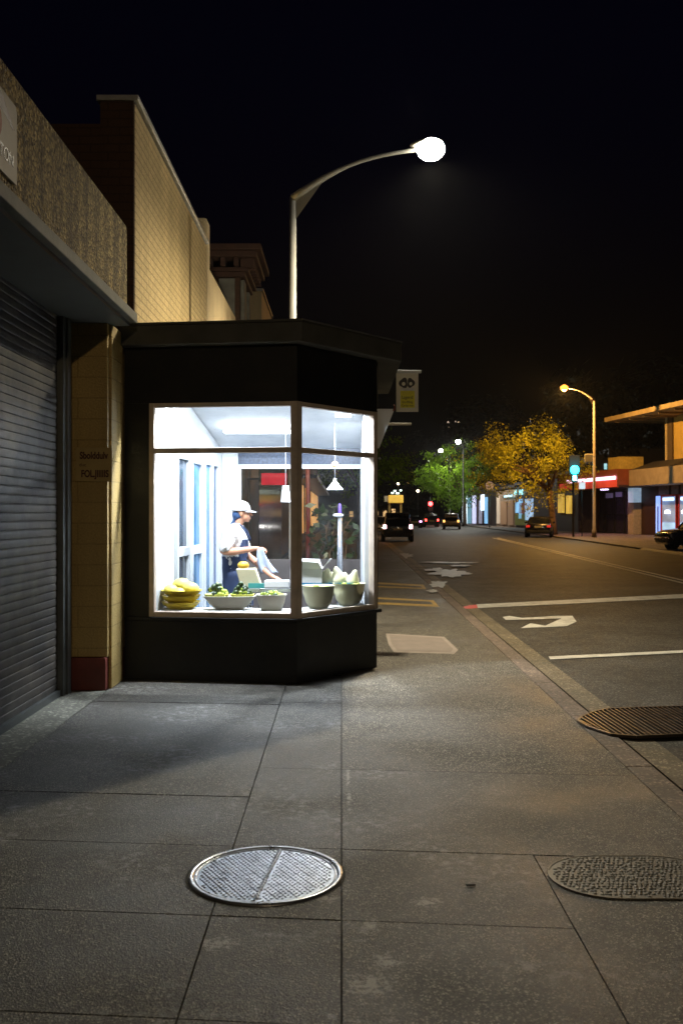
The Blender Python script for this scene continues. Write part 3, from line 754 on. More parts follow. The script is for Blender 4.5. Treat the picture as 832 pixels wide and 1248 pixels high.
M['towel'] = mat('pale blue white towel', (.42, .50, .66), .9, vary=.15, scale=14)
def bowl_prof(r0, r1, h, t=.006):
    return [(0, 0), (r0, 0), (r0+(r1-r0)*.65, h*.5), (r1, h), (r1+.006, h+.001), (r1-t, h-.002), (r0+(r1-r0)*.6-t, h*.5), (r0-t, t), (0, t)]
def rbowl(w0, w1, d0, d1, h, n=28, pw=3.2, t=.008):
    """rounded-rectangle bowl as MB in local coordinates"""
    mb = MB(); rows = [(0, 0), (w0, 0), ((w0+w1)/2+.006, h*.45), (w1, h*.93), (w1+.008, h), (w1-t, h), ((w0+w1)/2-t, h*.45), (w0-t, t), (0, t)]
    dr = d1/w1; vs = []
    for r, z in rows:
        for k in range(n):
            a = 2*math.pi*k/n; c, s = math.cos(a), math.sin(a)
            q = (abs(c)**pw+abs(s)**pw)**(-1/pw)
            vs.append((c*q*r, s*q*r*dr, z))
    m = len(rows)
    mb.add(vs, [(i*n+k, i*n+(k+1) % n, (i+1)*n+(k+1) % n, (i+1)*n+k) for i in range(m-1) for k in range(n)], True)
    return mb
xw = xa(221, 9.5); yw = 9.47; sz = SH
labs = ['bottom yellow bowl of the stack of three at the window corner', 'middle yellow bowl of the stack of three at the window corner', 'top yellow bowl of the stack holding pale yellow fruit']
for i, (r, h) in enumerate([(.195, .072), (.198, .072), (.20, .062)]):
    mb = MB(); mb.lathe((0,0,0), bowl_prof(r*.62, r, h), 32)
    o = mb.build('yellow_bowl', M['ybowl']); o.location = (xw+(.012 if i == 2 else 0), yw, sz+.0005)
    tag(o, labs[i], 'bowl', 'yellow bowls stacked in the window'); sz += h*.86
for i, (dx, dy, dz, r, lb) in enumerate([(-.09, -.03, .06, .07, 'pale yellow fruit at the left of the top yellow bowl'), (.0, .06, .105, .085, 'largest pale yellow fruit crowning the heap in the top yellow bowl'), (.10, 0, .075, .078, 'pale yellow fruit at the right of the top yellow bowl'), (.0, -.09, .045, .055, 'small pale yellow fruit at the front of the top yellow bowl')]):
    mb = MB(); mb.ell((0,0,0), r*1.1, r, r*.88, 18, 12, .06); o = mb.build('yellow_fruit', M['yfruit']); o.location = (xw+dx, yw+dy, sz-.055+dz)
    tag(o, lb, 'fruit', 'yellow fruits in the top bowl')
def greens(n, rx, ry, rz, seed, dark=.65, r0=.022):
    rnd = random.Random(seed); a = MB(); b = MB()
    for k in range(n):
        th = rnd.uniform(0, 6.28); q = math.sqrt(rnd.random()); x, y = rx*q*math.cos(th), ry*q*math.sin(th)
        z = rz*(1-q*q)*rnd.uniform(.7, 1.05); r = r0*rnd.uniform(.8, 1.3)
        t_ = a if rnd.random() < dark else b
        t_.ell((x, y, z), r, r*.9, r*rnd.uniform(.6, 1.1), 8, 6, .35, Matrix.Rotation(rnd.uniform(0, 3), 3, 'X'))
    return a, b
# long enamel dish
tx, ty = xa(281, 9.45), 9.38
o = rbowl(.135, .255, .07, .12, .135); dish = o.build('serving_dish', M['tray']); dish.location = (tx, ty, SH+.001)
tag(dish, 'long grey-white enamel dish heaped with dark green vegetables', 'dish')
for dx, dy, lb, sd in ((-.13, .02, 'lime coloured tub of dark cut vegetables at the left of the long dish', 3), (.12, .03, 'lime coloured tub of dark cut vegetables at the right of the long dish', 4)):
    t = empty('vegetable_tub', (tx+dx, ty+dy, SH+.052), lb, 'tub', 0, 'tubs of dark vegetables in the long dish')
    rbowl(.075, .115, .05, .08, .10, 20).build('tub', M['lime'], t)
    a, b = greens(34, .095, .065, .11, sd, .7, .026)
    g = a.build('vegetables', M['green1'], t); g.location.z = .09
    g = b.build('greens', M['green2'], t); g.location.z = .09
bx, by = xa(331, 9.35), 9.32
o = rbowl(.10, .145, .085, .105, .155); d2 = o.build('square_bowl', M['tray']); d2.location = (bx, by, SH+.001)
tag(d2, 'square white bowl with green leaves beside the corner mullion', 'bowl')
a, b = greens(40, .115, .085, .045, 9, .25, .02); b.v += []; 
tt = b; o_ = len(tt.v); 
g = b.build('leaves', M['green2']); g.parent = d2; g.location = (0, 0, .14)
g = a.build('dark_leaves', M['green1']); g.parent = d2; g.location = (0, 0, .14)
for i, (px, yb, r, lb) in enumerate([(388, 9.50, .162, 'clear round bowl of pale salad next to the corner mullion'), (425, 9.83, .168, 'clear round bowl of pale salad at the right end of the shelf')]):
    t = empty('salad_bowl', (xa(px, yb), yb, SH+.001), lb, 'bowl', 0, 'clear round salad bowls')
    mb = MB(); mb.lathe((0,0,0), [(0,0),(r*.55,0),(r*.80,.06),(r*.96,.15),(r,.225),(r+.008,.23),(r-.006,.226),(r*.93,.15),(r*.77,.065),(r*.52,.008),(0,.008)], 32); mb.build('bowl', M['bowlglass'], t)
    mb = MB(); mb.lathe((0,0,0), [(0,.012),(r*.50,.012),(r*.75,.066),(r*.91,.15),(r*.93,.175),(r*.6,.195),(0,.205)], 28); mb.build('salad', M['filling'], t)
    mb = MB(); mb.ell((-.02 if i == 0 else -.05, -.05, .215), .035, .03, .022, 10, 8, .4); mb.ell((.06, .02, .205), .05, .04, .02, 10, 8, .4); mb.build('garnish', M['green2'], t)
# white carton with open flaps and counter goods on prep table
t = empty('open_carton', (xa(374, 9.98), 9.98, PT), 'white open carton with flaps up on the prep table', 'box')
mb = MB(); mb.box(-.17, .16, -.12, .12, 0, .008); mb.box(-.17, .16, -.12, -.112, 0, .20); mb.box(-.17, .16, .112, .12, 0, .20); mb.box(-.17, -.162, -.112, .112, 0, .20); mb.box(.152, .16, -.112, .112, 0, .20); mb.build('carton', M['boxw'], t)
mb = MB(); mb.add([(-.17,-.12,.20),(.16,-.12,.20),(.12,-.16,.27),(-.15,-.16,.29)], [(0,1,2,3)]); mb.add([(.16,-.12,.20),(.16,.12,.20),(.26,.11,.30),(.24,-.10,.305)], [(0,1,2,3)]); mb.add([(-.17,.12,.2),(.16,.12,.2),(.13,.15,.29),(-.16,.15,.30)], [(0,1,2,3)])
fl = mb.build('flaps', M['boxw'], t); sm = fl.modifiers.new('s', 'SOLIDIFY'); sm.thickness = .004
mb = MB(); mb.box(-.168, .158, -.1235, -.1215, .012, .055); mb.build('blue_band', M['blue'], t)
t = empty('fruit_tray', (xa(412, 10.02), 10.0, PT), 'blue tray of pale peeled pears on the prep table', 'tray')
rbowl(.17, .205, .10, .12, .05).build('tray', M['blue'], t)
pr = []
for i, (dx, dy, s_) in enumerate([(-.13, -.03, 1.0), (-.05, .0, .8), (.02, -.03, 1.1), (.10, .0, .8), (.14, -.02, .95), (-.09, .05, .9), (.06, .05, 1.0)]):
    mb = MB(); s2 = s_*.078
    mb.lathe((0,0,0), [(0,-.0),(s2*.7,.1*s2),(s2,.6*s2),(s2*.9,1.1*s2),(s2*.5,1.8*s2),(s2*.3,2.3*s2),(0,2.5*s2)], 14)
    o = mb.build('peeled_pear', M['pale']); o.location = (t.location.x+dx, t.location.y+dy, PT+.012); o.rotation_euler = (random.uniform(-.3, .3), random.uniform(-.4, .4), 0)
    ordn = ['first', 'second', 'third', 'fourth', 'fifth'][i] if i < 5 else None
    tag(o, ('%s pale peeled pear from the left in the front of the blue tray' % ordn) if ordn else ['pale peeled pear at the back left of the blue tray', 'pale peeled pear at the back right of the blue tray'][i-5], 'pear', 'peeled pears in the blue tray')
t = empty('cream_tub', (xa(306, 9.95), 9.95, PT), 'cream tapered tub holding a mango in front of the worker', 'tub')
mb = MB(); mb.add([(-.10,-.07,0),(.12,-.07,0),(.12,.07,0),(-.10,.07,0),(-.15,-.09,.20),(.05,-.09,.20),(.05,.09,.20),(-.15,.09,.20)], [(3,2,1,0),(4,5,6,7),(0,1,5,4),(1,2,6,5),(2,3,7,6),(3,0,4,7)])
mb.build('tub', M['creamtub'], t, bevel=.01)
mb = MB(); mb.box(-.02, .16, -.095, -.075, .0, .05); mb.build('teal_label', M['teal'], t)
mb = MB(); mb.ell((0,0,0), .062, .045, .042, 16, 10, .05); o = mb.build('mango', M['mango']); o.location = (xa(297, 9.95), 9.92, PT+.235); tag(o, 'orange yellow mango on the cream tub', 'fruit')
mb = MB(); mb.box(-.13, .13, -.09, .09, 0, .075); o = mb.build('chopping_block', M['boxw'], bevel=.008); o.location = (xa(338, 9.97), 9.94, PT+.0005); tag(o, 'white chopping block under the worker\'s hand', 'chopping block')
# pendants
def pendant(px, py0, py1, Y, lb, shade, globe=None, top=None):
    zt = zc(Y); z1 = za(py0, Y); z0 = za(py1, Y)
    t = empty('pendant_lamp', (xa(px, Y), Y, z0), lb, 'pendant lamp', 0, None)
    mb = MB(); mb.tube([(0,0,z1-z0), (0,0,zt-z0)], .004, 6); mb.build('cord', M['wframe'], t)
    h = z1-z0
    mb = MB(); w = .10 if shade == 'cone' else .058
    if shade == 'cone': pf = [(w, 0), (w*.93, .012), (w*.55, h*.42), (w*.22, h*.75), (w*.12, h), (0, h)]
    else: pf = [(w, 0), (w*.8, h*.6), (w*.62, h), (0, h)]
    mb.lathe((0,0,0), pf, 24); mb.build('lamp_shade', M['white'], t)
    if globe:
        mb = MB(); mb.ell((0,0,globe), .042, .042, .035, 16, 10); mb.build('globe', emit('peach glowing globe', (1, .40, .22), .9), t)
    return t
pendant(408, 583, 597, 11.2, 'white cone pendant with peach globe above in the right bay', 'cone', za(566, 11.2)-za(597, 11.2))
pendant(348, 592, 612, 11.0, 'white cylinder pendant beside the corner mullion', 'cyl')
# steel dispenser column on the back sill
t = empty('drink_dispenser', (xa(414, 11.9), 11.9, .05), 'tall thin steel dispenser column with white head by the back glass', 'dispenser')
mb = MB(); mb.tube([(0,0,0), (0,0,1.02), (.0,0,1.52)], [.04, .035, .028], 12); mb.build('column', M['steel'], t)
mb = MB(); mb.ell((-.02,-.02,1.54), .07, .04, .025, 14, 8); mb.build('head', M['white'], t)
mb = MB(); mb.lathe((0,0,1.56), [(.022,0),(.022,.10),(.012,.13),(0,.13)], 12); mb.build('bottle', mat('violet plastic', (.12, .07, .35), .3), t)

# ---------------------------------------------------------------- PERSON
PX, PY = xa(289, 10.45), 10.45
person = empty('person', (PX, PY, .051), 'worker in white cap, white t-shirt and navy apron preparing food in the kiosk', 'person')
# local: +x facing right (her forward), +y away from the camera
def solid(name, mb, m, voxel=.006, smooth=4, cut=None, ruff=0):
    me = bpy.data.meshes.new(name); me.from_pydata([tuple(v) for v in mb.v], [], mb.f)
    bm = bmesh.new(); bm.from_mesh(me); bmesh.ops.remove_doubles(bm, verts=bm.verts, dist=1e-6)
    bmesh.ops.recalc_face_normals(bm, faces=bm.faces); bm.to_mesh(me); bm.free()
    tmp = bpy.data.objects.new('tmp', me); C.objects.link(tmp)
    rm = tmp.modifiers.new('r', 'REMESH'); rm.mode = 'VOXEL'; rm.voxel_size = voxel; rm.use_smooth_shade = True
    smo = tmp.modifiers.new('s', 'SMOOTH'); smo.iterations = smooth; smo.factor = .5
    bpy.context.view_layer.update()
    me = bpy.data.meshes.new_from_object(tmp.evaluated_get(bpy.context.evaluated_depsgraph_get())); bpy.data.objects.remove(tmp)
    bm = bmesh.new(); bm.from_mesh(me); seen = set(); best = []
    for f0 in bm.faces:
        if f0 in seen: continue
        st_ = [f0]; seen.add(f0); comp = []
        while st_:
            f = st_.pop(); comp.append(f)
            for e in f.edges:
                for g_ in e.link_faces:
                    if g_ not in seen: seen.add(g_); st_.append(g_)
        if len(comp) > len(best): best = comp
    keep = set(best)
    bmesh.ops.delete(bm, geom=[f for f in bm.faces if f not in keep], context='FACES')
    if cut: bmesh.ops.delete(bm, geom=[f for f in bm.faces if cut(f.calc_center_median())], context='FACES')
    if ruff:
        for v in bm.verts: v.co += v.normal*ruff*(noise.noise(v.co*Vector((26, 26, 9)))+.5*noise.noise(v.co*40))
    bm.to_mesh(me); bm.free()
    me.materials.clear(); me.materials.append(m); me.name = name
    for p_ in me.polygons: p_.use_smooth = True
    o = bpy.data.objects.new(name, me); C.objects.link(o); o.parent = person
    return o
def limb(mb, pts, rs, sx=1, k=5):
    """Catmull-Rom tube with balls at its ends"""
    P = [Vector(p) for p in pts]; Q = []; Rr = []
    for i in range(len(P)-1):
        a, b, c, d = P[max(i-1, 0)], P[i], P[i+1], P[min(i+2, len(P)-1)]
        for q in range(k):
            t_ = q/k
            Q.append(.5*((2*b)+(c-a)*t_+(2*a-5*b+4*c-d)*t_*t_+(3*b-a-3*c+d)*t_**3)); Rr.append(rs[i]+(rs[i+1]-rs[i])*t_)
    Q.append(P[-1]); Rr.append(rs[-1])
    mb.tube(Q, Rr, 18, True, sx)
    for p, r_ in ((P[0], rs[0]), (P[-1], rs[-1])): mb.ell(p, r_*.99, r_*(sx if sx != 1 else .99), r_*.9, 14, 10)
near = [(-.015, -.165, 1.365), (-.075, -.215, 1.25), (-.125, -.225, 1.155), (.00, -.225, 1.15), (.12, -.205, 1.165), (.215, -.17, 1.178), (.25, -.155, 1.172)]
far = [(.0, .155, 1.355), (.05, .17, 1.22), (.10, .13, 1.10), (.20, -.01, 1.03), (.32, -.20, .945), (.385, -.30, .90), (.42, -.35, .885)]
ar = [.054, .047, .041, .041, .033, .024, .027]
arf = [.052, .044, .036, .037, .030, .022, .025]
ex = MB()
limb(ex, [(-.02,0,.86), (-.02,0,.95), (-.035,0,1.06), (-.025,0,1.22), (-.01,0,1.35)], [.115, .12, .10, .115, .085], 1.32)
limb(ex, [(-.005,-.13,1.375), (-.005,0,1.40), (-.005,.13,1.375)], [.05, .06, .05])
limb(ex, [(-.005,0,1.38), (.012,0,1.44), (.04,0,1.51)], [.055, .05, .052])
limb(ex, near, ar); limb(ex, far, arf)
for s_ in (-1, 1):
    limb(ex, [(-.01, s_*.085, .90), (.0, s_*.10, .50), (-.01, s_*.10, .12), (.0, s_*.10, .05)], [.095, .062, .042, .042])
    limb(ex, [(-.01, s_*.10, .04), (.07, s_*.105, .035), (.15, s_*.11, .028)], [.036, .035, .028])
hc = Vector((.058, 0, 1.572))
ex.ell(hc+Vector((-.014,0,.014)), .092, .074, .096, 24, 16)
ex.ell(hc+Vector((.030,0,-.040)), .058, .054, .066, 20, 14)
ex.ell(hc+Vector((.052,0,-.088)), .026, .028, .020, 14, 10)
limb(ex, [hc+Vector((.080,0,.012)), hc+Vector((.092,0,-.010)), hc+Vector((.103,0,-.030))], [.010, .012, .014], k=3)
ex.ell(hc+Vector((.083,0,-.058)), .013, .022, .008, 12, 8); ex.ell(hc+Vector((.080,0,-.073)), .013, .020, .008, 12, 8)
for s_ in (-1, 1): ex.ell(hc+Vector((-.006, s_*.073, -.012)), .018, .011, .030, 12, 8)
def hand(w, d, up, side):
    w = Vector(w); d = Vector(d).normalized(); up = Vector(up).normalized(); sd = d.cross(up).normalized(); up = sd.cross(d).normalized()
    for q in range(4):
        b0 = w+d*.0+sd*(-.027+q*.018)*.6; limb(ex, [b0, w+d*.045+sd*(-.027+q*.018)], [.016, .013], k=2)
        ln = (.066, .075, .070, .055)[q]; p = w+d*.045+sd*(-.030+q*.020); dd = d.copy(); pts = [p.copy()]
        for c_, f_ in zip((side[0], side[1], side[2]), (.45, .32, .23)):
            dd = Matrix.Rotation(c_, 3, sd) @ dd; p = p+dd*ln*f_; pts.append(p.copy())
        limb(ex, pts, [.0098, .0092, .0086, .0078], k=2)
    t0 = w+d*.005-sd*.022; t1 = t0+(d*.6-sd*.7-up*.1).normalized()*.032; t2_ = t1+(d*.9-sd*.25-up*.3).normalized()*.028
    limb(ex, [t0, t1, t2_], [.015, .0115, .0095], k=2)
hand((.255, -.152, 1.172), (1, .1, -.02), (0, -.3, 1), (-.5, -.8, -.6))
hand((.425, -.355, .883), (.75, -.45, -.25), (.1, 0, 1), (-.12, -.35, -.25))
solid('body', ex, M['skin'], .0048, 3)
ts = MB()
limb(ts, [(-.02,0,.96), (-.035,0,1.06), (-.025,0,1.22), (-.01,0,1.345)], [.132, .122, .140, .108], 1.30)
limb(ts, [(-.005,-.13,1.372), (-.005,0,1.392), (-.005,.13,1.372)], [.066, .072, .066])
limb(ts, [near[0], near[1], (-.108, -.222, 1.185)], [.073, .072, .067]); limb(ts, [far[0], far[1], (.078, .15, 1.16)], [.073, .070, .064])
solid('t_shirt', ts, M['tshirt'], .009, 5, ruff=.010)
ap = MB()
limb(ap, [(.02,0,.52), (.0,0,.75), (-.015,0,.92), (-.028,0,1.05), (-.018,0,1.20), (-.002,0,1.30)], [.165, .160, .148, .137, .152, .128], 1.18)
solid('apron', ap, M['navy'], .010, 4, cut=lambda c: (c.z > 1.09 and c.x < .035+.25*max(0, c.z-1.14)) or c.z > 1.275 or c.z < .54, ruff=.006)
for s_ in (-1, 1):
    mb = MB(); mb.tube([(.145, s_*.06, 1.262), (.105, s_*.085, 1.36), (.05, s_*.085, 1.43), (-.03, s_*.04, 1.462)], .010, 6); mb.build('apron_strap', M['navy'], person)
for s_ in (-1, 1):
    tr = MB(); limb(tr, [(-.01, s_*.088, .88), (.0, s_*.10, .50), (-.005, s_*.10, .10)], [.108, .085, .07]); solid('trouser_leg', tr, M['navy'], .014, 4)
    mb = MB(); mb.ell((.07, s_*.105, .035), .13, .05, .045, 14, 8); mb.build('shoe', M['shoe'], person)
# cap and scarf
mb = MB(); th0 = .58
hcap = hc+Vector((-.014, 0, .022)); pf = []
for i in range(9):
    a = math.pi/2*i/8; pf.append((math.cos(a), math.sin(a)))
mb.lathe(hcap, [(r*.106, z*.098+.010) for r, z in pf], 24, 1, .86); mb.lathe(hcap, [(.106, .010), (.107, -.008), (.1, -.006)], 24, 1, .86)
vis = []
for k in range(13):
    a = R(-62+k*124/12); vis.append((.095*math.cos(a), .09*math.sin(a)*.9, .002)); vis.append((.098*math.cos(a)+.075*max(0, math.cos(a*1.35)), .10*math.sin(a)*.86, -.018))
mb.add([hcap+Vector(v) for v in vis], [(2*k, 2*k+1, 2*k+3, 2*k+2) for k in range(12)], True)
cp = mb.build('cap', M['tshirt'], person); sm = cp.modifiers.new('s', 'SOLIDIFY'); sm.thickness = .005
mb = MB(); mb.ell(hc+Vector((-.050, 0, -.022)), .062, .074, .070, 18, 12); limb(mb, [hc+Vector((-.06, 0, -.06)), hc+Vector((-.085, 0, -.10)), hc+Vector((-.12, 0, -.125))], [.05, .034, .012])
solid('head_scarf', mb, M['bluecloth'], .007, 2, ruff=.006)
for s in (-1, 1):
    mb = MB(); mb.ell(hc+Vector((.078, s*.030, .0)), .006, .010, .005, 8, 6); mb.build('eye', M['shoe'], person)
# towel held in the near hand
mb = MB(); nx, nz = 9, 16; vs = []
for j in range(nz+1):
    for i in range(nx+1):
        u = i/nx; v = j/nz
        wd = .045+.075*v
        x = .275+(u-.5)*wd*1.5+.10*v*v; y = -.195+.018*math.sin(u*11+v*3)*(.4+v); z = 1.175-.27*v+.016*math.sin(u*9)*v
        vs.append((x, y, z))
mb.add(vs, [(j*(nx+1)+i, j*(nx+1)+i+1, (j+1)*(nx+1)+i+1, (j+1)*(nx+1)+i) for j in range(nz) for i in range(nx)], True)
o = mb.build('towel', M['towel']); sm = o.modifiers.new('s', 'SOLIDIFY'); sm.thickness = .006
o.location = person.location; tag(o, 'pale crumpled towel hanging from the worker\'s hand', 'towel')

# ---------------------------------------------------------------- banner sign beside the kiosk
YS = 11.5
t = empty('banner_sign', (xa(496, YS), YS, za(502, YS)), 'off-white hanging banner sign with yellow panel beside the kiosk roof', 'sign')
w2, h2 = xa(509.5, YS)-xa(496, YS), za(455, YS)-za(502, YS)
mb = MB(); mb.box(-w2, w2, -.008, .008, 0, h2); mb.build('board', M['sign'], t, bevel=.004)
mb = MB(); mb.box(.387-xa(496, YS), xa(513, YS)-xa(496, YS), -.014, .014, h2+.002, h2+.038); mb.build('top_bar', M['wframe'], t, bevel=.004)
mb = MB(); mb.box(.387-xa(496, YS), xa(501, YS)-xa(496, YS), -.014, .014, -.165, -.135); mb.build('lower_bar', M['pole'], t, bevel=.004)
mb = MB(); mb.box(-w2*.62, w2*.66, -.0105, -.0085, .05, .255); mb.build('yellow_panel', M['signy'], t)
mb = MB()
for cx, cz, rx, rz in ((-.045, .35, .052, .062), (.042, .352, .045, .058)):
    vs = []
    for k in range(20):
        a = 2*math.pi*k/20; q = 1+.15*math.sin(3*a+cx*40)
        vs.append((cx+rx*q*math.cos(a), -.0095, cz+rz*q*math.sin(a)))
    for k in range(20):
        a = 2*math.pi*k/20; vs.append((cx+rx*.42*math.cos(a), -.0095, cz-.01+rz*.38*math.sin(a)))
    mb.add(vs, [(k, (k+1) % 20, 20+(k+1) % 20, 20+k) for k in range(20)])
mb.build('emblem', M['signink'], t)
mb = MB(); mb.box(-.075, .08, -.0105, -.0085, .262, .29); mb.build('grey_band', M['paper'], t)
text('lettering', 'Lagerid', .055, M['signink'], t, (0, -.0125, .175), (R(90), 0, 0), .001, .85)
text('lettering', 'bru filling', .04, M['signink'], t, (0, -.0125, .118), (R(90), 0, 0), .001, .85)
text('lettering', 'Cyrlay one', .035, M['signink'], t, (0, -.0125, .075), (R(90), 0, 0), .001, .9)

# ---------------------------------------------------------------- street lamps
def street_lamp(px, lpx, lpy, top_py, base, Yp, Yl, lab, rad, m_l, head, col, power, group=None, pm=None, spot=None):
    pm = pm or M['pole']
    bx = xa(px, Yp); zt = za(top_py, Yp); hl = at(lpx, lpy, Yl)
    t = empty('street_lamp', (bx, Yp, base), lab, 'street lamp', 0, group)
    o_ = Vector((bx, Yp, base))
    mb = MB(); mb.tube([(0,0,0), (0,0,.5), (0,0,.52), (0,0,zt-base)], [rad*1.7, rad*1.6, rad*1.1, rad*.85], 16); mb.build('pole', pm, t)
    p0 = Vector((0, 0, zt-base-.02)); p1 = hl-o_
    pts = []
    for k in range(13):
        s = k/12; q = p0.lerp(p1, s); bowv = math.sin(s*math.pi)*.10*(p1-p0).length*(1-.35*s)
        pts.append((q.x-.0, q.y, q.z+bowv))
    mb = MB(); mb.tube(pts, [rad*(1.15-.75*min(1, k/5)*.9) for k in range(13)], 10)
    gus = Vector(pts[3]); mb.add([(0, -.012, zt-base-.38*rad/.055), (0, -.012, zt-base), tuple(gus)], [(0,1,2)]); mb.build('arm', pm, t)
    d = (p1-p0); d.z = 0; d.normalize()
    mb = MB(); rot = Matrix.Rotation(math.atan2(d.y, d.x), 3, 'Z')
    mb.ell(p1+Vector((0,0,head*.30))-d*head*.3, head*1.15, head*.55, head*.28, 18, 10, 0, rot); mb.build('head', pm, t)
    mb = MB(); mb.ell(p1+Vector((0,0,-head*.12)), head*.92, head*.80, head*.72, 22, 14, 0, rot); mb.build('lens', m_l, t)
    if power and spot:
        l = light('lamp_light', 'SPOT', hl+Vector((0,0,-head*.9)), power, col, head*.3, spot_size=R(spot), spot_blend=.6); l.rotation_euler = (0, R(-6), 0)
    elif power:
        l = light('lamp_light', 'POINT', hl+Vector((0,0,-head*1.05)), power, col, head*.25)
    return t
street_lamp(357, 525, 180, 240, 0, 12.8, 12.2, 'grey curved arm street lamp glowing white behind the kiosk', .052, M['lamp'], .195, (1, .88, .63), 1800, spot=168)
street_lamp(723.5, 687, 472, 487, FZ, 63.4, 63, 'street lamp with orange light on the right pavement', .095, M['lampo'], .30, (1, .50, .11), 5200, pm=mat('dull far pole', (.17, .14, .13), .7))
t2 = [(557, 558, 538, 545, 120, 'white distant street lamp above the green tree, the nearer of two'), (541, 537, 549, 556, 145, 'white distant street lamp above the green tree, the farther of two')]
for px, lx, ly, ty_, Y, lb in t2:
    street_lamp(px+7, lx, ly, ty_, FZ, Y+3, Y, lb, .09, M['lampw'], .40, (1, .97, .86), 3500, 'distant white street lamps', M['darkmetal'])
def rear_lamp():
    t = empty('street_lamp', (2.0, -11, 0), 'street lamp standing behind the viewpoint on the near kerb', 'street lamp')
    mb = MB(); mb.tube([(0,0,0),(0,0,.5),(0,0,.52),(0,0,5.9)], [.09,.085,.058,.045], 14); mb.build('pole', M['pole'], t)
    mb = MB(); mb.tube([(0,0,5.88),(-.05,.5,6.2),(-.08,1.1,6.38),(-.1,1.7,6.42)], [.05,.04,.03,.025], 10); mb.build('arm', M['pole'], t)
    mb = MB(); mb.ell((-.1,1.85,6.47), .13, .28, .07, 16, 8); mb.build('head', M['pole'], t)
    mb = MB(); mb.ell((-.1,1.85,6.38), .12, .2, .1, 16, 8); mb.build('lens', M['lampo'], t)
    light('lamp_light', 'POINT', (1.9, -9.15, 6.22), REAR, (1, .74, .42), .1)
REAR = 850
rear_lamp()
# signs on orange lamp pole
t = empty('parking_sign', (xa(717, 63.2), 63.2, za(558, 63.2)), 'small orange lit box sign clamped high on the orange lamp pole', 'sign')
mb = MB(); mb.box(-.28, .26, -.03, .03, -.28, .26); mb.build('plate', M['sign'], t, bevel=.02)
mb = MB(); mb.tube([(.26, .0, .1), (.42, .15, .1)], .02, 6); mb.build('clamp', M['pole'], t)
t = empty('square_sign', (xa(708.5, 66), 66, FZ), 'small white square sign on a thin post left of the lamp pole', 'sign')
mb = MB(); mb.tube([(0,0,0),(0,0,za(592, 66)-FZ)], .035, 8); mb.build('post', M['darkmetal'], t)
mb = MB(); mb.box(-.22, .22, -.07, -.04, za(596, 66)-FZ, za(588, 66)-FZ); mb.build('plate', emit('lit white sign face', (.9, .85, .9), .7), t, bevel=.01)
t = empty('round_sign', (xa(596, 110), 110, FZ), 'round pale sign on a tall pole between the two trees', 'sign')
mb = MB(); mb.tube([(0,0,0),(0,0,za(592,110)-FZ)], .07, 8); mb.build('post', M['pole'], t)
mb = MB(); c = za(592, 110)-FZ; vs = [(.47*math.cos(a), -.1, c+.5*math.sin(a)) for a in [2*math.pi*k/28 for k in range(28)]]; vs += [(v[0], -.06, v[2]) for v in vs]
mb.add(vs, [tuple(range(28)), tuple(range(28, 56))[::-1]]+[(k, 28+k, 28+(k+1) % 28, (k+1) % 28) for k in range(28)])
mb.build('plate', emit('emissive round sign', (.75, .45, .28), .45, .2), t)  # plate has its own weak emission

# ---------------------------------------------------------------- traffic lights
def traffic_light(px, py, Y, lab, col, strength, r, base=FZ, dim=None, arm=0):
    x = xa(px, Y); z = za(py, Y)
    t = empty('traffic_light', (x+arm, Y, base), lab, 'traffic light')
    mb = MB(); mb.tube([(0,0,0),(0,0,z-base+1.1)], .08, 10)
    if arm: mb.tube([(0,0,z-base+.3),(-arm,0,z-base+.3)], .05, 8)
    mb.build('pole', M['darkmetal'], t)
    slots = {'red': (2, 1, 0), 'green': (0, -1, -2)}
    mb = MB(); off = {'g': .8, 'r': -.8}[dim]
    mb.box(-arm-.26, -arm+.26, -.42, -.12, z-base+(off-1.25), z-base+(off+1.25)) if False else mb.box(-arm-r*1.2, -arm+r*1.2, -.42, -.12, z-base+(-r*1.2 if dim == 'g' else -r*3.4), z-base+(r*3.4 if dim == 'g' else r*1.2))
    mb.build('housing', M['void'], t, bevel=.02)
    mb = MB(); mb.ell((-arm, -.43, z-base), r, .06, r, 20, 12); mb.build('lens', emit('signal '+lab[:12], col, strength), t)
    light('signal_light', 'POINT', (x, Y-.9, z), 120 if dim == 'g' else 60, col, .15)
    return t
g = traffic_light(698, 573, 65.5, 'traffic light showing bright cyan green beside the yellow tree', (.02, .75, .95), 12, .30, dim='g')
mb = MB(); mb.box(-.12, .12, -.45, -.42, za(586, 65.5)-FZ, za(580, 65.5)-FZ); mb.build('pedestrian_lens', emit('cyan small lens', (.3, .9, 1), 9), g)
mb = MB(); mb.box(-.2, .2, -.418, -.15, za(588, 65.5)-FZ, za(579.5, 65.5)-FZ); mb.build('pedestrian_housing', M['darkmetal'], g)
traffic_light(524, 614, 150, 'traffic light showing red far down the street', (1, .03, .03), 22, .33, RZ, dim='r')

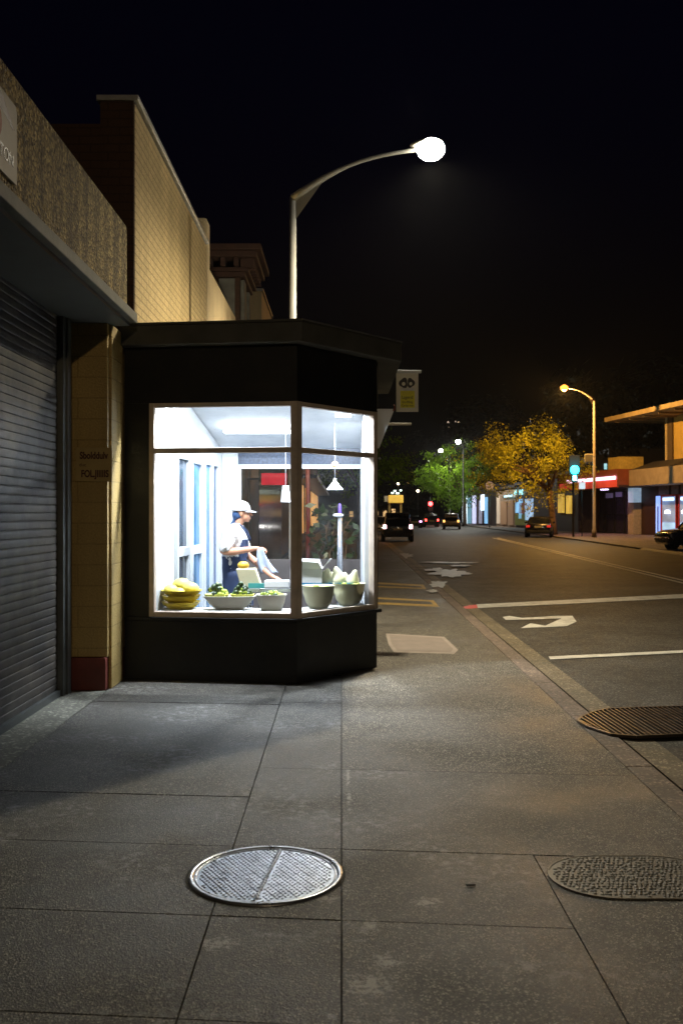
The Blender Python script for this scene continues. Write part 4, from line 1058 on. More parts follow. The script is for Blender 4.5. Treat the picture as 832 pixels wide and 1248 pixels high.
# ---------------------------------------------------------------- trees
def tree(name, x, y, base, crown, lab, m, n_cl, n_leaf, ls, seed, trunk_r=.16, group=None, lean=0, hole=.0, forks=5, y_r=None):
    """crown = (cx, cz, rx, rz)"""
    rnd = random.Random(seed); cx, cz, rx, rz = crown; ry = y_r or rx*.8
    t = empty(name, (x, y, base), lab, 'tree', 0, group)
    fk = Vector((lean*.3, 0, max(1.2, (cz-rz*.75)-base)))
    mb = MB(); mb.tube([(0,0,-.05), (lean*.08+.02, .02, fk.z*.35), (lean*.2, -.03, fk.z*.7), fk], [trunk_r*1.35, trunk_r, trunk_r*.9, trunk_r*.85], 10)
    cc = Vector((cx-x, 0, cz-base)); ends = []
    for k in range(forks):
        a = 2*math.pi*k/forks+rnd.uniform(-.4, .4)
        e = cc+Vector((rx*.62*math.cos(a), ry*.6*math.sin(a), rz*rnd.uniform(-.15, .5)))
        md = fk.lerp(e, .5)+Vector((rnd.uniform(-.2, .2), rnd.uniform(-.2, .2), rz*.12))
        mb.tube([fk-Vector((0,0,.1)), md, e], [trunk_r*.6, trunk_r*.35, trunk_r*.12], 7)
        for q in range(2):
            e2 = md+Vector((rnd.uniform(-.5, .5)*rx, rnd.uniform(-.5, .5)*ry, rnd.uniform(.1, .5)*rz))
            mb.tube([md, e2], [trunk_r*.25, trunk_r*.06], 5)
    mb.build('trunk', M['bark'], t)
    cr = MB(); tn = []
    for c in range(n_cl):
        while True:
            v = Vector((rnd.uniform(-1, 1), rnd.uniform(-1, 1), rnd.uniform(-1, 1)))
            if .25 < v.length < 1: break
        v = v.normalized()*(v.length**.45)
        q = 1+.55*noise.noise(v*2.1+Vector((seed*5.7, 0, 0)))+.25*noise.noise(v*5+Vector((seed, 3, 0)))
        p = cc+Vector((v.x*rx*q, v.y*ry*q, v.z*rz*q))
        if hole and noise.noise(p*(1.6/rx*2)+Vector((seed, 0, 9))) > .32-hole: continue
        cs = rnd.uniform(.10, .20)*rx; tone_c = rnd.uniform(.6, 1.3)
        out = Vector((v.x, v.y, v.z*.5)).normalized()
        for l in range(n_leaf):
            d = Vector((rnd.gauss(0, 1), rnd.gauss(0, 1), rnd.gauss(0, .75)))*cs*.62+out*cs*rnd.uniform(0, .9)
            nn = (out*.9+Vector((0, 0, .6))+Vector((rnd.gauss(0, .55), rnd.gauss(0, .55), rnd.gauss(0, .55)))).normalized()
            a = nn.cross(Vector((rnd.gauss(0, 1), rnd.gauss(0, 1), rnd.gauss(0, 1)))).normalized()
            b = a.cross(nn).normalized()
            s = ls*rnd.uniform(.6, 1.35); o = p+d
            cr.add([o-a*s, o+b*s*.45, o+a*s, o-b*s*.45], [(0,1,2,3)]); tn.append(tone_c*rnd.uniform(.88, 1.12))
    me = bpy.data.meshes.new('crown'); me.from_pydata([tuple(v) for v in cr.v], [], cr.f)
    ca = me.color_attributes.new('tone', 'FLOAT_COLOR', 'CORNER')
    ca.data.foreach_set('color', [x_ for t_ in tn for _ in range(4) for x_ in (t_, t_, t_, 1)])
    me.materials.append(m); o = bpy.data.objects.new('crown', me); C.objects.link(o); o.parent = t
    return t
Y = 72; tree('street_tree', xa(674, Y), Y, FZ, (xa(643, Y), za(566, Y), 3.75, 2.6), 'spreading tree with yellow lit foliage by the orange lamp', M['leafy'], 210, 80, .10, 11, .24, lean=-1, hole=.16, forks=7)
Y = 140; tree('street_tree', xa(566, Y), Y, FZ, (xa(555, Y), za(580, Y), 4.8, 4.1), 'rounded bright green tree under the two distant white lamps', M['leaf'], 170, 66, .19, 5, .25, hole=.12)
Y = 30; tree('street_tree', .55, Y, 0, (xa(436, Y), za(556, Y), 1.35, 1.15), 'small green tree on the left pavement just past the kiosk', M['leaf'], 120, 55, .055, 21, .07, hole=.1)
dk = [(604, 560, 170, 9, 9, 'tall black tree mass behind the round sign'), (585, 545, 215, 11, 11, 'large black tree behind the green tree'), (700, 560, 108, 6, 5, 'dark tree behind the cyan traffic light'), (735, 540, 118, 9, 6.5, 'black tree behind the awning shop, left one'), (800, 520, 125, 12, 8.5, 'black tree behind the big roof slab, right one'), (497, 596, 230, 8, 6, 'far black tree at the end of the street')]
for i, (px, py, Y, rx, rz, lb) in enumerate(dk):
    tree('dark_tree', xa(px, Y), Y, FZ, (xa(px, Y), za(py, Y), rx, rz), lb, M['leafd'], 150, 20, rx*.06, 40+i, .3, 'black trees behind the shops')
# planter seen through the booth
t = empty('potted_plant', (xa(405, 14.5), 14.5, 0), 'dark leafy potted plant on the pavement behind the kiosk glass', 'plant')
mb = MB(); mb.lathe((0,0,0), [(0,0),(.14,0),(.19,.38),(.21,.4),(.17,.39),(0,.36)], 18); mb.build('pot', M['darkmetal'], t)
mb = MB(); rnd = random.Random(3)
for k in range(16): mb.tube([(0,0,.36), (rnd.uniform(-.2,.2), rnd.uniform(-.2,.2), .9), (rnd.uniform(-.36,.36), rnd.uniform(-.3,.3), rnd.uniform(1.2, 1.72))], [.012,.009,.004], 5)
mb.build('stems', M['bark'], t)
mb = MB()
for k in range(120):
    c = Vector((rnd.gauss(0,.17), rnd.gauss(0,.17), rnd.uniform(.9, 1.75))); a = Vector((rnd.gauss(0,1), rnd.gauss(0,1), rnd.gauss(0,.6))).normalized(); b = a.cross(Vector((rnd.gauss(0,1), rnd.gauss(0,1), rnd.gauss(0,1)))).normalized(); s = .085*rnd.uniform(.7,1.3)
    mb.add([c-a*s, c+b*s*.5, c+a*s, c-b*s*.5], [(0,1,2,3)])
mb.build('leaves', M['navy'] if False else M['green1'], t)

# ---------------------------------------------------------------- shops along the left, behind the kiosk
t = empty('corner_shop', (-2.3, 24, 0), 'dark shopfront with brown boards and red sign seen through the kiosk glass', 'building')
mb = MB(); mb.box(-2.145, -2.10, 19.3, 24.0, 0, 3.0); wp(mb, 'timber_front', M['brown'], t)
mb = MB(); mb.box(-2.13, -2.09, 24.0, 33, 0, 3.2); wp(mb, 'dark_window', M['darkpane'] if False else mat('unlit shop window', (.01, .012, .02), .1, local=False), t)
mb = MB(); mb.box(-1.78, -1.22, 21.0, 21.10, 2.26, 2.52); rs = wp(mb, 'projecting_sign', emit('red lit sign', (.8, .02, .05), .55, .6, 5), t)
mb = MB(); mb.box(-2.1, -1.781, 21.03, 21.07, 2.37, 2.41); wp(mb, 'sign_bracket', M['darkmetal'], t)
mb = MB(); mb.box(-3.5, -2.15, 27.1, 34, 0, 5.5); wp(mb, 'wall', M['darkbrick'], t)
t = empty('lit_shop', (-3, 60, 0), 'orange lit shopfront far along the left side behind the kiosk', 'building')
mb = MB(); mb.box(-8, -2.3, 34.5, 95, 0, 7); wp(mb, 'wall', M['darkbrick'], t)
for (y0, y1) in ((48, 56), (60, 66), (70, 90)):
    mb = MB(); mb.box(-2.3, -2.24, y0, y1, .5, 3.3); wp(mb, 'window', emit('warm lit window %d' % y0, (1, .5, .14), .8, .7, .8), t)
mb = MB(); mb.box(-2.3, -1.2, 47, 91, 3.4, 3.6); wp(mb, 'awning', M['darkmetal'], t)
t = empty('red_post', (xa(375, 15.5), 15.5, 0), 'thin red brown post on the pavement behind the kiosk', 'post')
mb = MB(); mb.tube([(0,0,0),(0,0,2.85)], .035, 10); mb.build('post', mat('red brown paint', (.20, .035, .03), .5), t)
mb = MB(); mb.lathe((0,0,2.85), [(.05,0),(.05,.03),(.02,.06),(0,.065)], 12); mb.build('cap', M['darkmetal'], t)

# ---------------------------------------------------------------- right-hand buildings
O = Vector((21.25, 82, 0)); ang = math.atan2(-.987, .16)
def Yk(px): return 34.575/((px-CX)/F+.1625)
def U(px): return (82-Yk(px))/.987
def Z(py, px): return CH-(py-HY)/F*Yk(px)
def rbox(mb, px0, px1, d0, d1, z0, z1): mb.box(U(px0), U(px1), d0, d1, z0, z1); return mb
t = empty('awning_shop', (O.x, O.y, FZ), 'low shop under a long red awning with a glowing pink white strip', 'building', ang)
M['maroonwall'] = mat('dark maroon wall', (.045, .018, .016), .6, vary=.3, scale=2)
M['curtain'] = mat('dark curtained glass', (.035, .03, .05), .2, vary=.6, scale=5)
b = MB(); b.box(U(722), U(795), .3, 12, 0, 3.9); b.build('wall', M['maroonwall'], t)
b = MB(); zt0, zt1 = 5.1, 4.95
b.box(U(714)+.2, U(790), -2.4, .28, 3.6, 3.75); b.build('canopy', M['maroonwall'], t)
b = MB(); b.box(U(712), U(790), -2.52, -2.41, 3.55, 4.95); b.box(U(790)-.1, U(790), -2.40, .28, 3.76, 4.95)
b.build('awning_fascia', mat('rust red fascia', (.22, .055, .03), .6, vary=.2, scale=2), t)
b = MB(); b.box(U(716), U(790)-.02, -2.60, -2.53, 3.60, 4.15); b.build('lower_band', emit('red lit band', (.95, .10, .06), .42, .55, .7), t)
b = MB(); b.box(U(726), U(790)-.05, -2.66, -2.605, 4.16, 4.42); b.build('light_strip', emit('pink white strip', (1, .62, .85), 2.6, .3, .5), t)
b = MB(); b.box(U(771.5), U(786.5), -2.1, -.2, 4.96, 5.9); b.build('rooftop_box', mat('ochre box', (.5, .38, .12), .6), t)
pxs = [(727, 734), (735, 745), (746, 757), (758, 764), (765, 769)]
for a_, c_ in pxs:
    fr = MB(); u0, u1 = U(a_), U(c_)
    for q in (u0, u1-.08): fr.box(q, q+.08, .18, .298, 0, 3.5)
    fr.box(u0+.08, u1-.08, .18, .298, 3.42, 3.5); fr.box(u0+.08, u1-.08, .18, .298, 1.5, 1.56); fr.box(u0+.08, u1-.08, .18, .298, 0, .1)
    f_ = fr.build('door', M['darkmetal'], t)
    g = MB(); g.box(u0+.08, u1-.08, .23, .25, .1, 3.42); g.build('pane', M['curtain'], f_)
for (a_, c_, z0, z1, m_) in ((735, 744, 2.9, 3.3, (.35, .30, .60)), (747, 755, 2.95, 3.35, (.3, .25, .55))):
    b = MB(); b.box(U(a_)+.05, U(c_), .15, .175, z0, z1); b.build('window_panel', emit('violet panel %d' % a_, m_, .12, .5, 1), t)
b = MB(); b.box(U(748), U(754), -1.2, -.9, 3.5, 3.59); b.build('soffit_light', emit('violet soffit', (.8, .65, 1), 3), t)
b = MB(); b.box(U(770), U(776.5), -.35, .295, 0, 2.45)
for k in range(5): b.box(U(770)+.03+k*.16, U(770)+.09+k*.16, -.38, -.351, 0, 2.45)
b.build('pilaster', mat('ribbed pale pilaster', (.5, .44, .36), .6), t)
b = MB(); b.box(U(770), U(776.5), -.35, .295, 2.47, 3.58); b.build('light_box', emit('pale blue light box', (.45, .62, .8), .5, .3), t)
light('awning_lamp', 'AREA', O+Matrix.Rotation(ang, 3, 'Z') @ Vector((U(765), -1.6, 3.4)), 90, (1, .45, .6), shape='RECTANGLE', size=8, size_y=.5)

t = empty('corner_store', (O.x, O.y, FZ), 'two storey store with a wide flat roof and blue lit shop window', 'building', ang)
M['dgrey'] = mat('dark grey wall', (.05, .045, .05), .6, vary=.25, scale=2)
b = MB(); b.box(U(795)+.02, U(832)+14, .3, 14, 0, 5.0); b.build('wall', M['maroonwall'], t)
b = MB(); b.box(U(790)+.01, U(832)+14, -1.6, -1.45, 3.65, 4.85); b.box(U(790)+.01, U(832)+14, -1.44, .29, 3.65, 3.75); b.build('canopy', mat('beige canopy fascia', (.34, .27, .20), .7, vary=.2, scale=2), t, bevel=.02)
b = MB(); b.add([(U(790), -1.5, 4.86), (U(832)+14, -1.5, 4.86), (U(832)+14, .19, 5.5), (U(790)+.4, .19, 5.5), (U(790), .19, 4.86), (U(832)+14, .19, 4.86)], [(0,1,2,3),(0,3,4),(1,5,2),(0,4,5,1),(4,3,2,5)]); b.build('canopy_roof', M['dgrey'], t)
b = MB(); b.box(U(808), U(832)+14, .35, 12, 4.9, 8.6); b.build('upper_wall', mat('yellow upper wall', (.60, .42, .12), .7, vary=.15, scale=2), t)
b = MB(); b.box(U(806), U(808)-.01, .25, .6, 4.9, 8.6); b.build('corner_post', mat('cream post', (.6, .5, .3), .6), t)
b = MB(); b.box(U(809.5), U(815), .2, .345, 4.9, 8.6); b.build('recess', mat('grey brown pilaster', (.12, .085, .05), .7), t)
# roof slab: tip at px 760
b = MB(); u0 = U(777)-.3
b.box(u0, U(832)+16, -2.6, 13, 8.62, 8.95); b.build('roof_slab', mat('weathered roof slab', (.40, .31, .17), .8, vary=.35, scale=1.2), t)
b = MB()
for k in range(9): b.box(u0+1+k*2.2, u0+1.12+k*2.2, -2.2, 12.9, 8.5, 8.619)
b.build('roof_joists', mat('roof joist', (.22, .16, .09), .8), t)
# shop windows with red frames
for (a_, c_, m_) in ((803, 820, None), (824.5, 840, None)):
    fr = MB(); u0, u1 = U(a_), U(c_)
    for q in (u0-.12, u1): fr.box(q, q+.12, .14, .298, .12, 2.98)
    fr.box(u0, u1, .14, .298, 2.84, 2.98); fr.box(u0, u1, .14, .298, .12, .2)
    f_ = fr.build('window', mat('red frame', (.55, .05, .06), .4), t)
    g = MB(); g.box(u0, u1, .22, .24, .2, 2.84); g.build('pane', emit('blue lit pane', (.32, .45, .75), .55, .6, 1.1), f_)
    g = MB(); g.box(u0+.1, u1-.15, .17, .21, .25, .95); g.build('counter', emit('blue lit counter', (.35, .6, .9), 1.1, .4, 1), f_)
    g = MB(); g.box(u0+.15, u1-.3, .17, .21, 2.55, 2.75); g.build('strip_light', emit('blue white strip', (.6, .8, 1), 2.2), f_)
    g = MB(); g.ell(((u0+u1)/2-.2, .17, 1.75), .4, .05, .12, 14, 8); g.box((u0+u1)/2-.62, (u0+u1)/2+.22, .17, .2, 1.62, 1.66); g.build('hanging_lamp', emit('warm counter lamp', (1, .9, .8), 3), f_)
b = MB(); b.box(U(797), U(800.5), .1, .297, .1, 2.9); b.build('blue_jamb', emit('blue neon jamb', (.25, .4, 1), 1.3), t)
for (a_, c_) in ((799, 811), (814, 823), (826, 840)):
    b = MB(); b.box(U(a_), U(c_), .2, .298, 3.0, 3.62); b.build('clerestory', mat('grey clerestory %d' % a_, (.16, .14, .18), .3), t)
t = empty('bollard', (xa(801, 66), 66, FZ), 'thin dark signpost on the pavement before the blue lit window', 'post')
mb = MB(); mb.tube([(0,0,0),(0,0,2.1)], .04, 8); mb.build('post', M['darkmetal'], t)
# back-lit teal windows building behind
t = empty('back_building', (26, 104, 0), 'dark building with three small teal windows behind the awning shop', 'building')
mb = MB(); mb.box(28, 50, 104, 112, 0, 8.2); wp(mb, 'wall', M['dgrey'], t)
for px in (737, 743.5, 752):
    mb = MB(); mb.box(xa(px-1.6, 104), xa(px+1.8, 104), 103.9, 103.98, za(572, 104), za(565, 104)); wp(mb, 'window', emit('teal window', (.5, .95, 1), .9, .3), t)
mb = MB(); mb.box(xa(745, 104), xa(832, 104), 104.5, 105, 8.2, 12.0) if False else mb.box(30, 50, 106, 110, 8.2, 9.0); wp(mb, 'roof_plant', M['dgrey'], t)
# row beyond
def yx(px): return 20.5*F/(px-CX)
def row(name, lab, pa, pb, h, wins, wall, extra=()):
    t = empty(name, (20.5, yx(pb), FZ), lab, 'building')
    mb = MB(); mb.box(20.5, 30, yx(pa), yx(pb), FZ, h); wp(mb, 'wall', wall, t)
    for (a_, b_, c_, d_, m_) in wins:
        ym = (yx(a_)+yx(b_))/2
        mb = MB(); mb.box(20.36, 20.495, yx(a_), yx(b_), za(d_, ym), za(c_, ym)); wp(mb, 'window', m_, t)
    mb = MB(); mb.box(20.3, 30.2, yx(pa)+.2, yx(pb)-.2, h+.002, h+.3); wp(mb, 'parapet', M['dgrey'], t)
    return t
ew = emit('cold white shop window', (.75, .92, 1), 2.6, .35, .4); eb = emit('blue white window', (.25, .55, .9), 1.1, .4, .5)
et = emit('teal blue window', (.2, .45, .6), .55, .5, .5); ey = emit('amber window', (.9, .55, .08), .8, .4, .8)
row('far_shop', 'far shop with bright white windows behind the green tree', 562, 604, 5.4,
    [(564, 569.5, 604, 638, ew), (570, 574, 606, 638, et), (576, 580, 604, 638, emit('lilac window', (.6, .65, 1), 1.1, .4)), (584, 587, 610, 638, emit('lilac window dim', (.6, .65, .9), .4, .4)), (586.5, 590, 603, 622, ew), (591, 594, 606, 638, eb)], M['dgrey'])
row('beige_house', 'beige fronted shop between the white windows and green panel', 604.4, 628, 4.8, [(606, 609, 605, 638, emit('dull lit window', (.8, .65, .5), .35)), (611, 618, 611, 639, emit('brown lit window', (.4, .24, .14), .22, .3)), (620, 626, 610, 640, emit('brown lit panel', (.42, .26, .16), .2, .3))], mat('beige wall', (.4, .3, .22), .7))
row('green_shop', 'shop with green panel and blue lit windows behind the parked car', 628.4, 672, 5.0,
    [(611+18, 633, 612, 625, eb), (631.5+2, 640, 613, 626, emit('red brown window', (.35, .12, .06), .15, .3)), (628.6, 642, 626.5, 640, emit('olive panel lit', (.14, .16, .03), .22, .3)), (633, 636.5, 608, 632, eb) , (640.5, 649.5, 608, 634, emit('pale blue window', (.45, .7, 1), .9, .5, .7))], M['dgrey'])
t = row('amber_shop', 'narrow shop with amber lit windows behind the yellow tree', 672.4, 704, 5.2,
    [(681, 687.5, 602, 625, ey), (691, 693.5, 604, 626, ey), (694.5, 697.5, 604, 626, ey)], M['dgrey'])
t = empty('light_sign', (20.2, yx(622), 0), 'thin blue white light bar above the green panel shop', 'sign')
mb = MB(); mb.box(20.25, 20.29, yx(628), yx(616), za(605.5, yx(622)), za(603.5, yx(622))); wp(mb, 'light_bar', emit('blue light bar', (.4, .8, 1), 2.5), t)
for a_, b_ in ((628.5, 631), (635, 639)):
    mb = MB(); mb.box(20.25, 20.29, yx(a_), yx(b_), za(603, yx(a_)), za(597, yx(a_))); wp(mb, 'light_bar', emit('teal light bar', (.3, .9, 1), 1.8), t)
# tower far away
t = empty('tower', (36.5, 300, 0), 'tall dark tower block with a few lit windows on the skyline', 'building')
mb = MB(); mb.box(xa(541, 300), xa(572, 300), 300, 312, -.25, za(513, 300)); wp(mb, 'wall', mat('tower concrete', (.02, .02, .025), .8), t)
for (a_, b_) in ((546, 514.5), (555.5, 513.8), (557.5, 514), (545.5, 520.5), (547.5, 520.7), (559, 514.4)):
    mb = MB(); mb.box(xa(a_, 300)-.28, xa(a_, 300)+.28, 299.85, 299.98, za(b_, 300)-.22, za(b_, 300)+.22); wp(mb, 'window', emit('tower window', (1, .75, .55), 1.1), t)
# yellow gantry at the end of the street
Y = 150; t = empty('sign_gantry', (xa(481, Y), Y, RZ), 'yellow lit sign gantry on two posts beyond the dark car', 'gantry')
x = lambda px: xa(px, Y)-xa(481, Y); zz = lambda py: za(py, Y)-RZ
mb = MB(); mb.box(x(473), x(475.5), -.2, .2, 0, zz(613)); mb.box(x(487), x(489.5), -.2, .2, 0, zz(613)); mb.build('posts', mat('ochre post', (.4, .25, .06), .6), t)
mb = MB(); mb.box(x(473), x(491), -.5, .5, zz(613), zz(603.5)); mb.build('sign_box', emit('amber sign box', (1, .55, .08), .55, .45, .9), t, bevel=.1)
mb = MB(); mb.box(x(468), x(472.7), -.3, .3, zz(611.5), zz(604.5)); mb.build('side_box', emit('dim grey box', (.4, .33, .2), .2), t)
for (a_, b_, w_) in ((478, 600.5, 3), (484, 601, 4), (488, 597.5, 2.6), (481, 598, 3)):
    mb = MB(); mb.box(x(a_-w_/2), x(a_+w_/2), -.1, .1, zz(b_+1), zz(b_-.6)); mb.build('light_tube', emit('gantry tube', (.75, 1, .85), 3.5), t)
mb = MB(); mb.box(x(475), x(489), -.05, .05, zz(603.3), zz(602)); mb.box(x(481.5), x(482.2), -.04, .04, zz(602), zz(597)); mb.build('light_frame', M['darkmetal'], t)
for i, (px, py, Y, m_, lb) in enumerate([(509, 600, 175, 'o', 'small orange distant lamp left of the red signal'), (485, 591, 190, 'w', 'small white distant lamp above the yellow gantry')]):
    t = empty('distant_lamp', (xa(px, Y), Y, RZ), lb, 'street lamp', 0, 'small distant lamps')
    mb = MB(); mb.tube([(0,0,0),(0,0,za(py, Y)-RZ)], .08, 8); mb.build('pole', M['darkmetal'], t)
    mb = MB(); mb.ell((0,0,za(py, Y)-RZ+.25), .26, .26, .22, 12, 8); mb.build('lens', emit('distant lens', (1, .8, .55), 10), t)
t = empty('street_end_building', (0, 236, 0), 'dark low building closing the end of the street', 'building')
mb = MB(); mb.box(-30, 16, 236, 250, -.25, 7.5); wp(mb, 'wall', M['dgrey'], t)
for k in range(7):
    mb = MB(); xx = 2+k*2.1; mb.box(xx, xx+.9, 235.8, 235.98, 1.0+(k % 2)*.4, 2.4+(k % 3)*.3); wp(mb, 'window', emit('end window', (1, .6, .25), .5+.3*(k % 3)), t)

# ---------------------------------------------------------------- cars
def paint(name, c): return mat(name, c, .28, .35, vary=.04, coat=1)
M['tyre'] = mat('tyre rubber', (.012, .012, .012), .8); M['rim'] = mat('alloy rim', (.35, .35, .36), .3, .9)
M['carglass'] = mat('dark car glass', (.008, .009, .012), .06, vary=.1)
M['plate'] = mat('number plate', (.45, .42, .30), .5); M['trim'] = mat('black trim', (.012, .012, .013), .6)
def car(x, y, rz, lab, colour, kind='suv', tail=None, head=None, group='cars on the street', tail_m=None, base=RZ):
    t = empty('car', (x, y, base), lab, 'car', rz, group)
    Ln, W = (4.6, .92)
    if kind == 'suv':
        st = [(-2.3,.42,.95,.95,.80),(-2.22,.36,1.02,1.30,.90),(-2.05,.30,1.04,1.60,.92),(-1.3,.28,1.04,1.70,.93),(0,.26,1.02,1.71,.93),(.55,.26,1.02,1.62,.93),(1.15,.26,1.0,1.02,.92),(1.9,.28,.93,.93,.90),(2.2,.32,.82,.82,.84),(2.32,.40,.66,.66,.74)]
    else:
        st = [(-2.3,.42,.82,.82,.78),(-2.2,.34,.96,.96,.86),(-1.75,.28,1.0,1.02,.89),(-1.15,.25,.98,1.36,.9),(-.5,.25,.96,1.45,.9),(.2,.25,.95,1.43,.9),(.95,.25,.93,.98,.9),(1.7,.27,.84,.84,.88),(2.15,.32,.72,.72,.80),(2.28,.40,.58,.58,.70)]
    mb = MB(); ring_n = None; vs = []
    for (p, zb, zs, zr_, w_) in st:
        r = [(-w_*.80, zb), (-w_*.97, zb+.12), (-w_, (zb+zs)/2), (-w_*.98, zs-.07), (-w_*.90, zs), (w_*.90, zs), (w_*.98, zs-.07), (w_, (zb+zs)/2), (w_*.97, zb+.12), (w_*.80, zb)]
        ring_n = len(r); vs += [(a_, p, b_) for a_, b_ in r]
    m_ = ring_n; ns = len(st)
    fs = [(i*m_+k, i*m_+(k+1) % m_, (i+1)*m_+(k+1) % m_, (i+1)*m_+k) for i in range(ns-1) for k in range(m_)]
    fs += [tuple(range(m_)), tuple((ns-1)*m_+k for k in range(m_))[::-1]]
    mb.add(vs, fs, True); mb.build('body', colour, t, bevel=.02)
    # cabin: glass box with painted roof
    cab = [s for s in st if s[3] > s[2]+.05]
    i0 = st.index(cab[0])-1; i1 = st.index(cab[-1])+1
    cs = st[i0:i1+1]
    gb = MB(); rf = MB(); vs = []; rv = []
    for (p, zb, zs, zr_, w_) in cs:
        wr = w_*.74 if zr_ > zs+.05 else w_*.84
        vs += [(-w_*.87, p, zs-.005), (-wr, p, max(zr_, zs)), (wr, p, max(zr_, zs)), (w_*.87, p, zs-.005)]
        if zr_ > zs+.25: rv += [(-wr-.012, p, zr_-.03), (-wr+.05, p, zr_+.015), (0, p, zr_+.035), (wr-.05, p, zr_+.015), (wr+.012, p, zr_-.03)]
    gb.add(vs, [(i*4+k, i*4+k+1, i*4+5+k, i*4+4+k) for i in range(len(cs)-1) for k in range(3)]+[(0,1,2,3), tuple(len(vs)-4+k for k in range(4))[::-1]], False)
    gb.build('windows', M['carglass'], t)
    nr = len(rv)//5; rf.add(rv, [(i*5+k, i*5+k+1, i*5+6+k, i*5+5+k) for i in range(nr-1) for k in range(4)], True); ro = rf.build('roof', colour, t); sm = ro.modifiers.new('s', 'SOLIDIFY'); sm.thickness = .03
    # pillars
    for s in (-1, 1):
        for i in range(len(cs)-1):
            a_, b_ = cs[i], cs[i+1]
            if abs(a_[3]-b_[3]) > .2:
                pm = MB()
                pa_ = (s*(a_[4]*(.74 if a_[3] > a_[2]+.05 else .86)), a_[0], a_[3]+.004); pb_ = (s*(b_[4]*(.74 if b_[3] > b_[2]+.05 else .86)), b_[0], b_[3]+.004)
                pm.beam(pa_, pb_, .06, .05, (s, 0, .3)); pm.build('pillar', colour, t)
    for s in (-1, 1):
        for p in (-1.42, 1.42):
            w = MB(); R_ = .34
            w.lathe((0,0,0), [(R_*.62,-.1),(R_*.92,-.11),(R_,-.07),(R_,.07),(R_*.92,.11),(R_*.62,.1)], 24)
            wo = w.build('wheel', M['tyre'], t); wo.rotation_euler = (0, R(90), 0); wo.location = (s*.84, p, R_)
            q = MB(); q.lathe((0,0,0), [(0,s*.085),(R_*.2,s*.095),(R_*.25,s*.07),(R_*.56,s*.085),(R_*.62,s*.1)], 24)
            for k in range(5):
                a_ = 2*math.pi*k/5; q.beam((0,0,s*.09), (R_*.58*math.cos(a_), R_*.58*math.sin(a_), s*.09), .05, .02, (0,0,1))
            q.build('rim', M['rim'], wo)
            a2 = MB(); pts = [(s*.925, p+.40*math.cos(b_), .34+.40*math.sin(b_)) for b_ in [math.pi*k/10 for k in range(11)]]; a2.tube(pts, .028, 6); a2.build('wheel_arch', M['trim'], t)
    zt = .98 if kind == 'suv' else .82
    tm = tail_m or M['tail_off']
    for s in (-1, 1):
        b = MB(); b.box(s*.58, s*.84, -2.33, -2.20, zt-.10, zt+.05) if kind != 'suv' else b.box(s*.66, s*.86, -2.33, -2.18, .78, 1.02); b.build('tail_light', tm, t, bevel=.015)
        b = MB(); b.box(s*.52, s*.80, 2.08, 2.27, .62, .76); b.build('headlight', head or M['lens_off'], t, bevel=.02)
        b = MB(); b.ell((s*1.0, .72, 1.04), .10, .06, .07, 10, 8); b.build('mirror', colour, t)
    b = MB(); b.box(-.26, .26, -2.335, -2.31, .70, .82); b.build('number_plate', M['plate'], t)
    b = MB(); b.box(-.78, .78, -2.36, -2.2, .34, .50); b.build('rear_bumper', M['trim'], t, bevel=.02)
    b = MB(); b.box(-.5, .5, 2.24, 2.31, .46, .60); b.build('grille', M['trim'], t)
    return t
M['tail_off'] = mat('unlit tail lamp', (.28, .01, .01), .2); M['lens_off'] = mat('unlit headlamp', (.5, .5, .5), .15)
blackp = paint('black car paint', (.008, .009, .012)); silver = paint('silver gold car paint', (.36, .33, .26)); dpaint = paint('dark brown car paint', (.007, .005, .005)); wpaint = paint('pale car paint', (.45, .45, .45))
car(xa(484, 57), 57.5, R(-2), 'dark estate car seen from behind, nearest on the left of the road', blackp, 'suv', tail_m=emit('pinkish lit tail lamp', (1, .55, .6), 5))
car(xa(461, 76), 76, R(182), 'pale car with glaring white headlights behind the nearest dark car', wpaint, 'sedan', head=emit('white headlamp', (1, .97, .92), 30))
car(xa(503, 112), 112, 0, 'small dark car with violet tail lamps beyond the nearest car', blackp, 'sedan', tail_m=emit('violet tail lamp', (.9, .3, 1), 9))
car(xa(524, 122), 122, 0, 'dark car with red tail lamps under the red signal', blackp, 'suv', tail_m=emit('red tail lamp', (1, .05, .04), 12))
car(xa(550, 104), 104, R(-8), 'gold silver car in the middle distance with one amber lamp', silver, 'suv', tail_m=emit('amber tail lamp', (1, .5, .12), 3))
car(xa(657, 68), 68, R(-14), 'dark sedan parked at the right kerb beneath the yellow tree', dpaint, 'sedan', tail_m=emit('faint red tail lamp', (.8, .04, .03), .5))
car(xa(809, 41)+2.35, 41.8, R(97), 'black car nosing out from the right edge of the picture', blackp, 'suv')

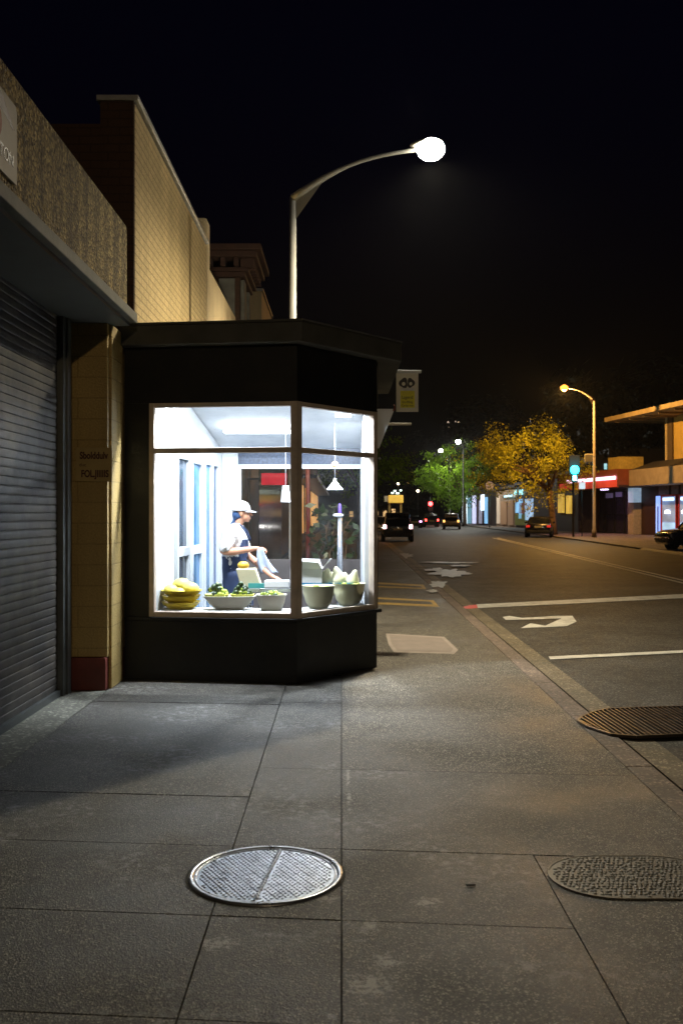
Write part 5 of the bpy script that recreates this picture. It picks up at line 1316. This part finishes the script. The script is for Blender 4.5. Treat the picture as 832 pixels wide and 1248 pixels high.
# ================================================================ AIR
EXPO = 0
hz = MB(); hz.box(-70, 110, -20, 330, -1.3, 40)
HAZE = 0.00018  # thin haze added to give the lamps a soft glow
m, nt, b, o = new_mat('lamp glow haze'); nt.nodes.remove(b)
pv = N(nt, 'ShaderNodeVolumePrincipled'); pv.inputs['Color'].default_value = (.85, .87, .9, 1); pv.inputs['Density'].default_value = HAZE; pv.inputs['Anisotropy'].default_value = .0
L(nt, pv.outputs[0], o.inputs['Volume'])
if HAZE: ho = hz.build('haze', m); ho['kind'] = 'stuff'

# ================================================================ world, sun, camera
w = bpy.data.worlds.new('World'); sc.world = w; w.use_nodes = True
nt = w.node_tree; bg = nt.nodes['Background']
sky = nt.nodes.new('ShaderNodeTexSky'); sky.sky_type = 'NISHITA'; sky.sun_disc = False
sky.sun_elevation = R(-3.5); sky.sun_rotation = R(200); sky.ozone_density = 4
mxn = nt.nodes.new('ShaderNodeMix'); mxn.data_type = 'RGBA'; mxn.blend_type = 'MULTIPLY'; mxn.inputs[0].default_value = 1
mxn.inputs[7].default_value = (1.5, 1.35, 1.3, 1)
nt.links.new(sky.outputs[0], mxn.inputs[6]); nt.links.new(mxn.outputs[2], bg.inputs[0]); bg.inputs[1].default_value = .06
sl = bpy.data.lights.new('moonlight', 'SUN'); sl.energy = .004; sl.angle = R(.5); sl.color = (.8, .88, 1)
so = bpy.data.objects.new('moonlight', sl); C.objects.link(so); so.rotation_euler = (R(50), 0, R(-20)); so.location = (0, 0, 30)
cam = bpy.data.cameras.new('camera'); co = bpy.data.objects.new('camera', cam); C.objects.link(co)
co.location = (0, 0, CH); co.rotation_euler = (R(90), 0, 0)
cam.sensor_fit = 'VERTICAL'; cam.sensor_height = 36; cam.sensor_width = 24; cam.lens = F/1248*36; cam.shift_y = (HY-624)/1248
cam.clip_end = 2000; cam.clip_start = .05
cam.dof.use_dof = True; cam.dof.focus_distance = 8.6; cam.dof.aperture_fstop = 4.5
sc.camera = co
sc.view_settings.view_transform = 'Standard'; sc.view_settings.look = 'None'; sc.view_settings.gamma = 1; sc.view_settings.exposure = EXPO
cy = sc.cycles
cy.use_denoising = True; cy.max_bounces = 8; cy.diffuse_bounces = 3; cy.glossy_bounces = 3; cy.transparent_max_bounces = 12; cy.volume_bounces = 0
cy.caustics_reflective = False; cy.caustics_refractive = False; cy.sample_clamp_indirect = 4
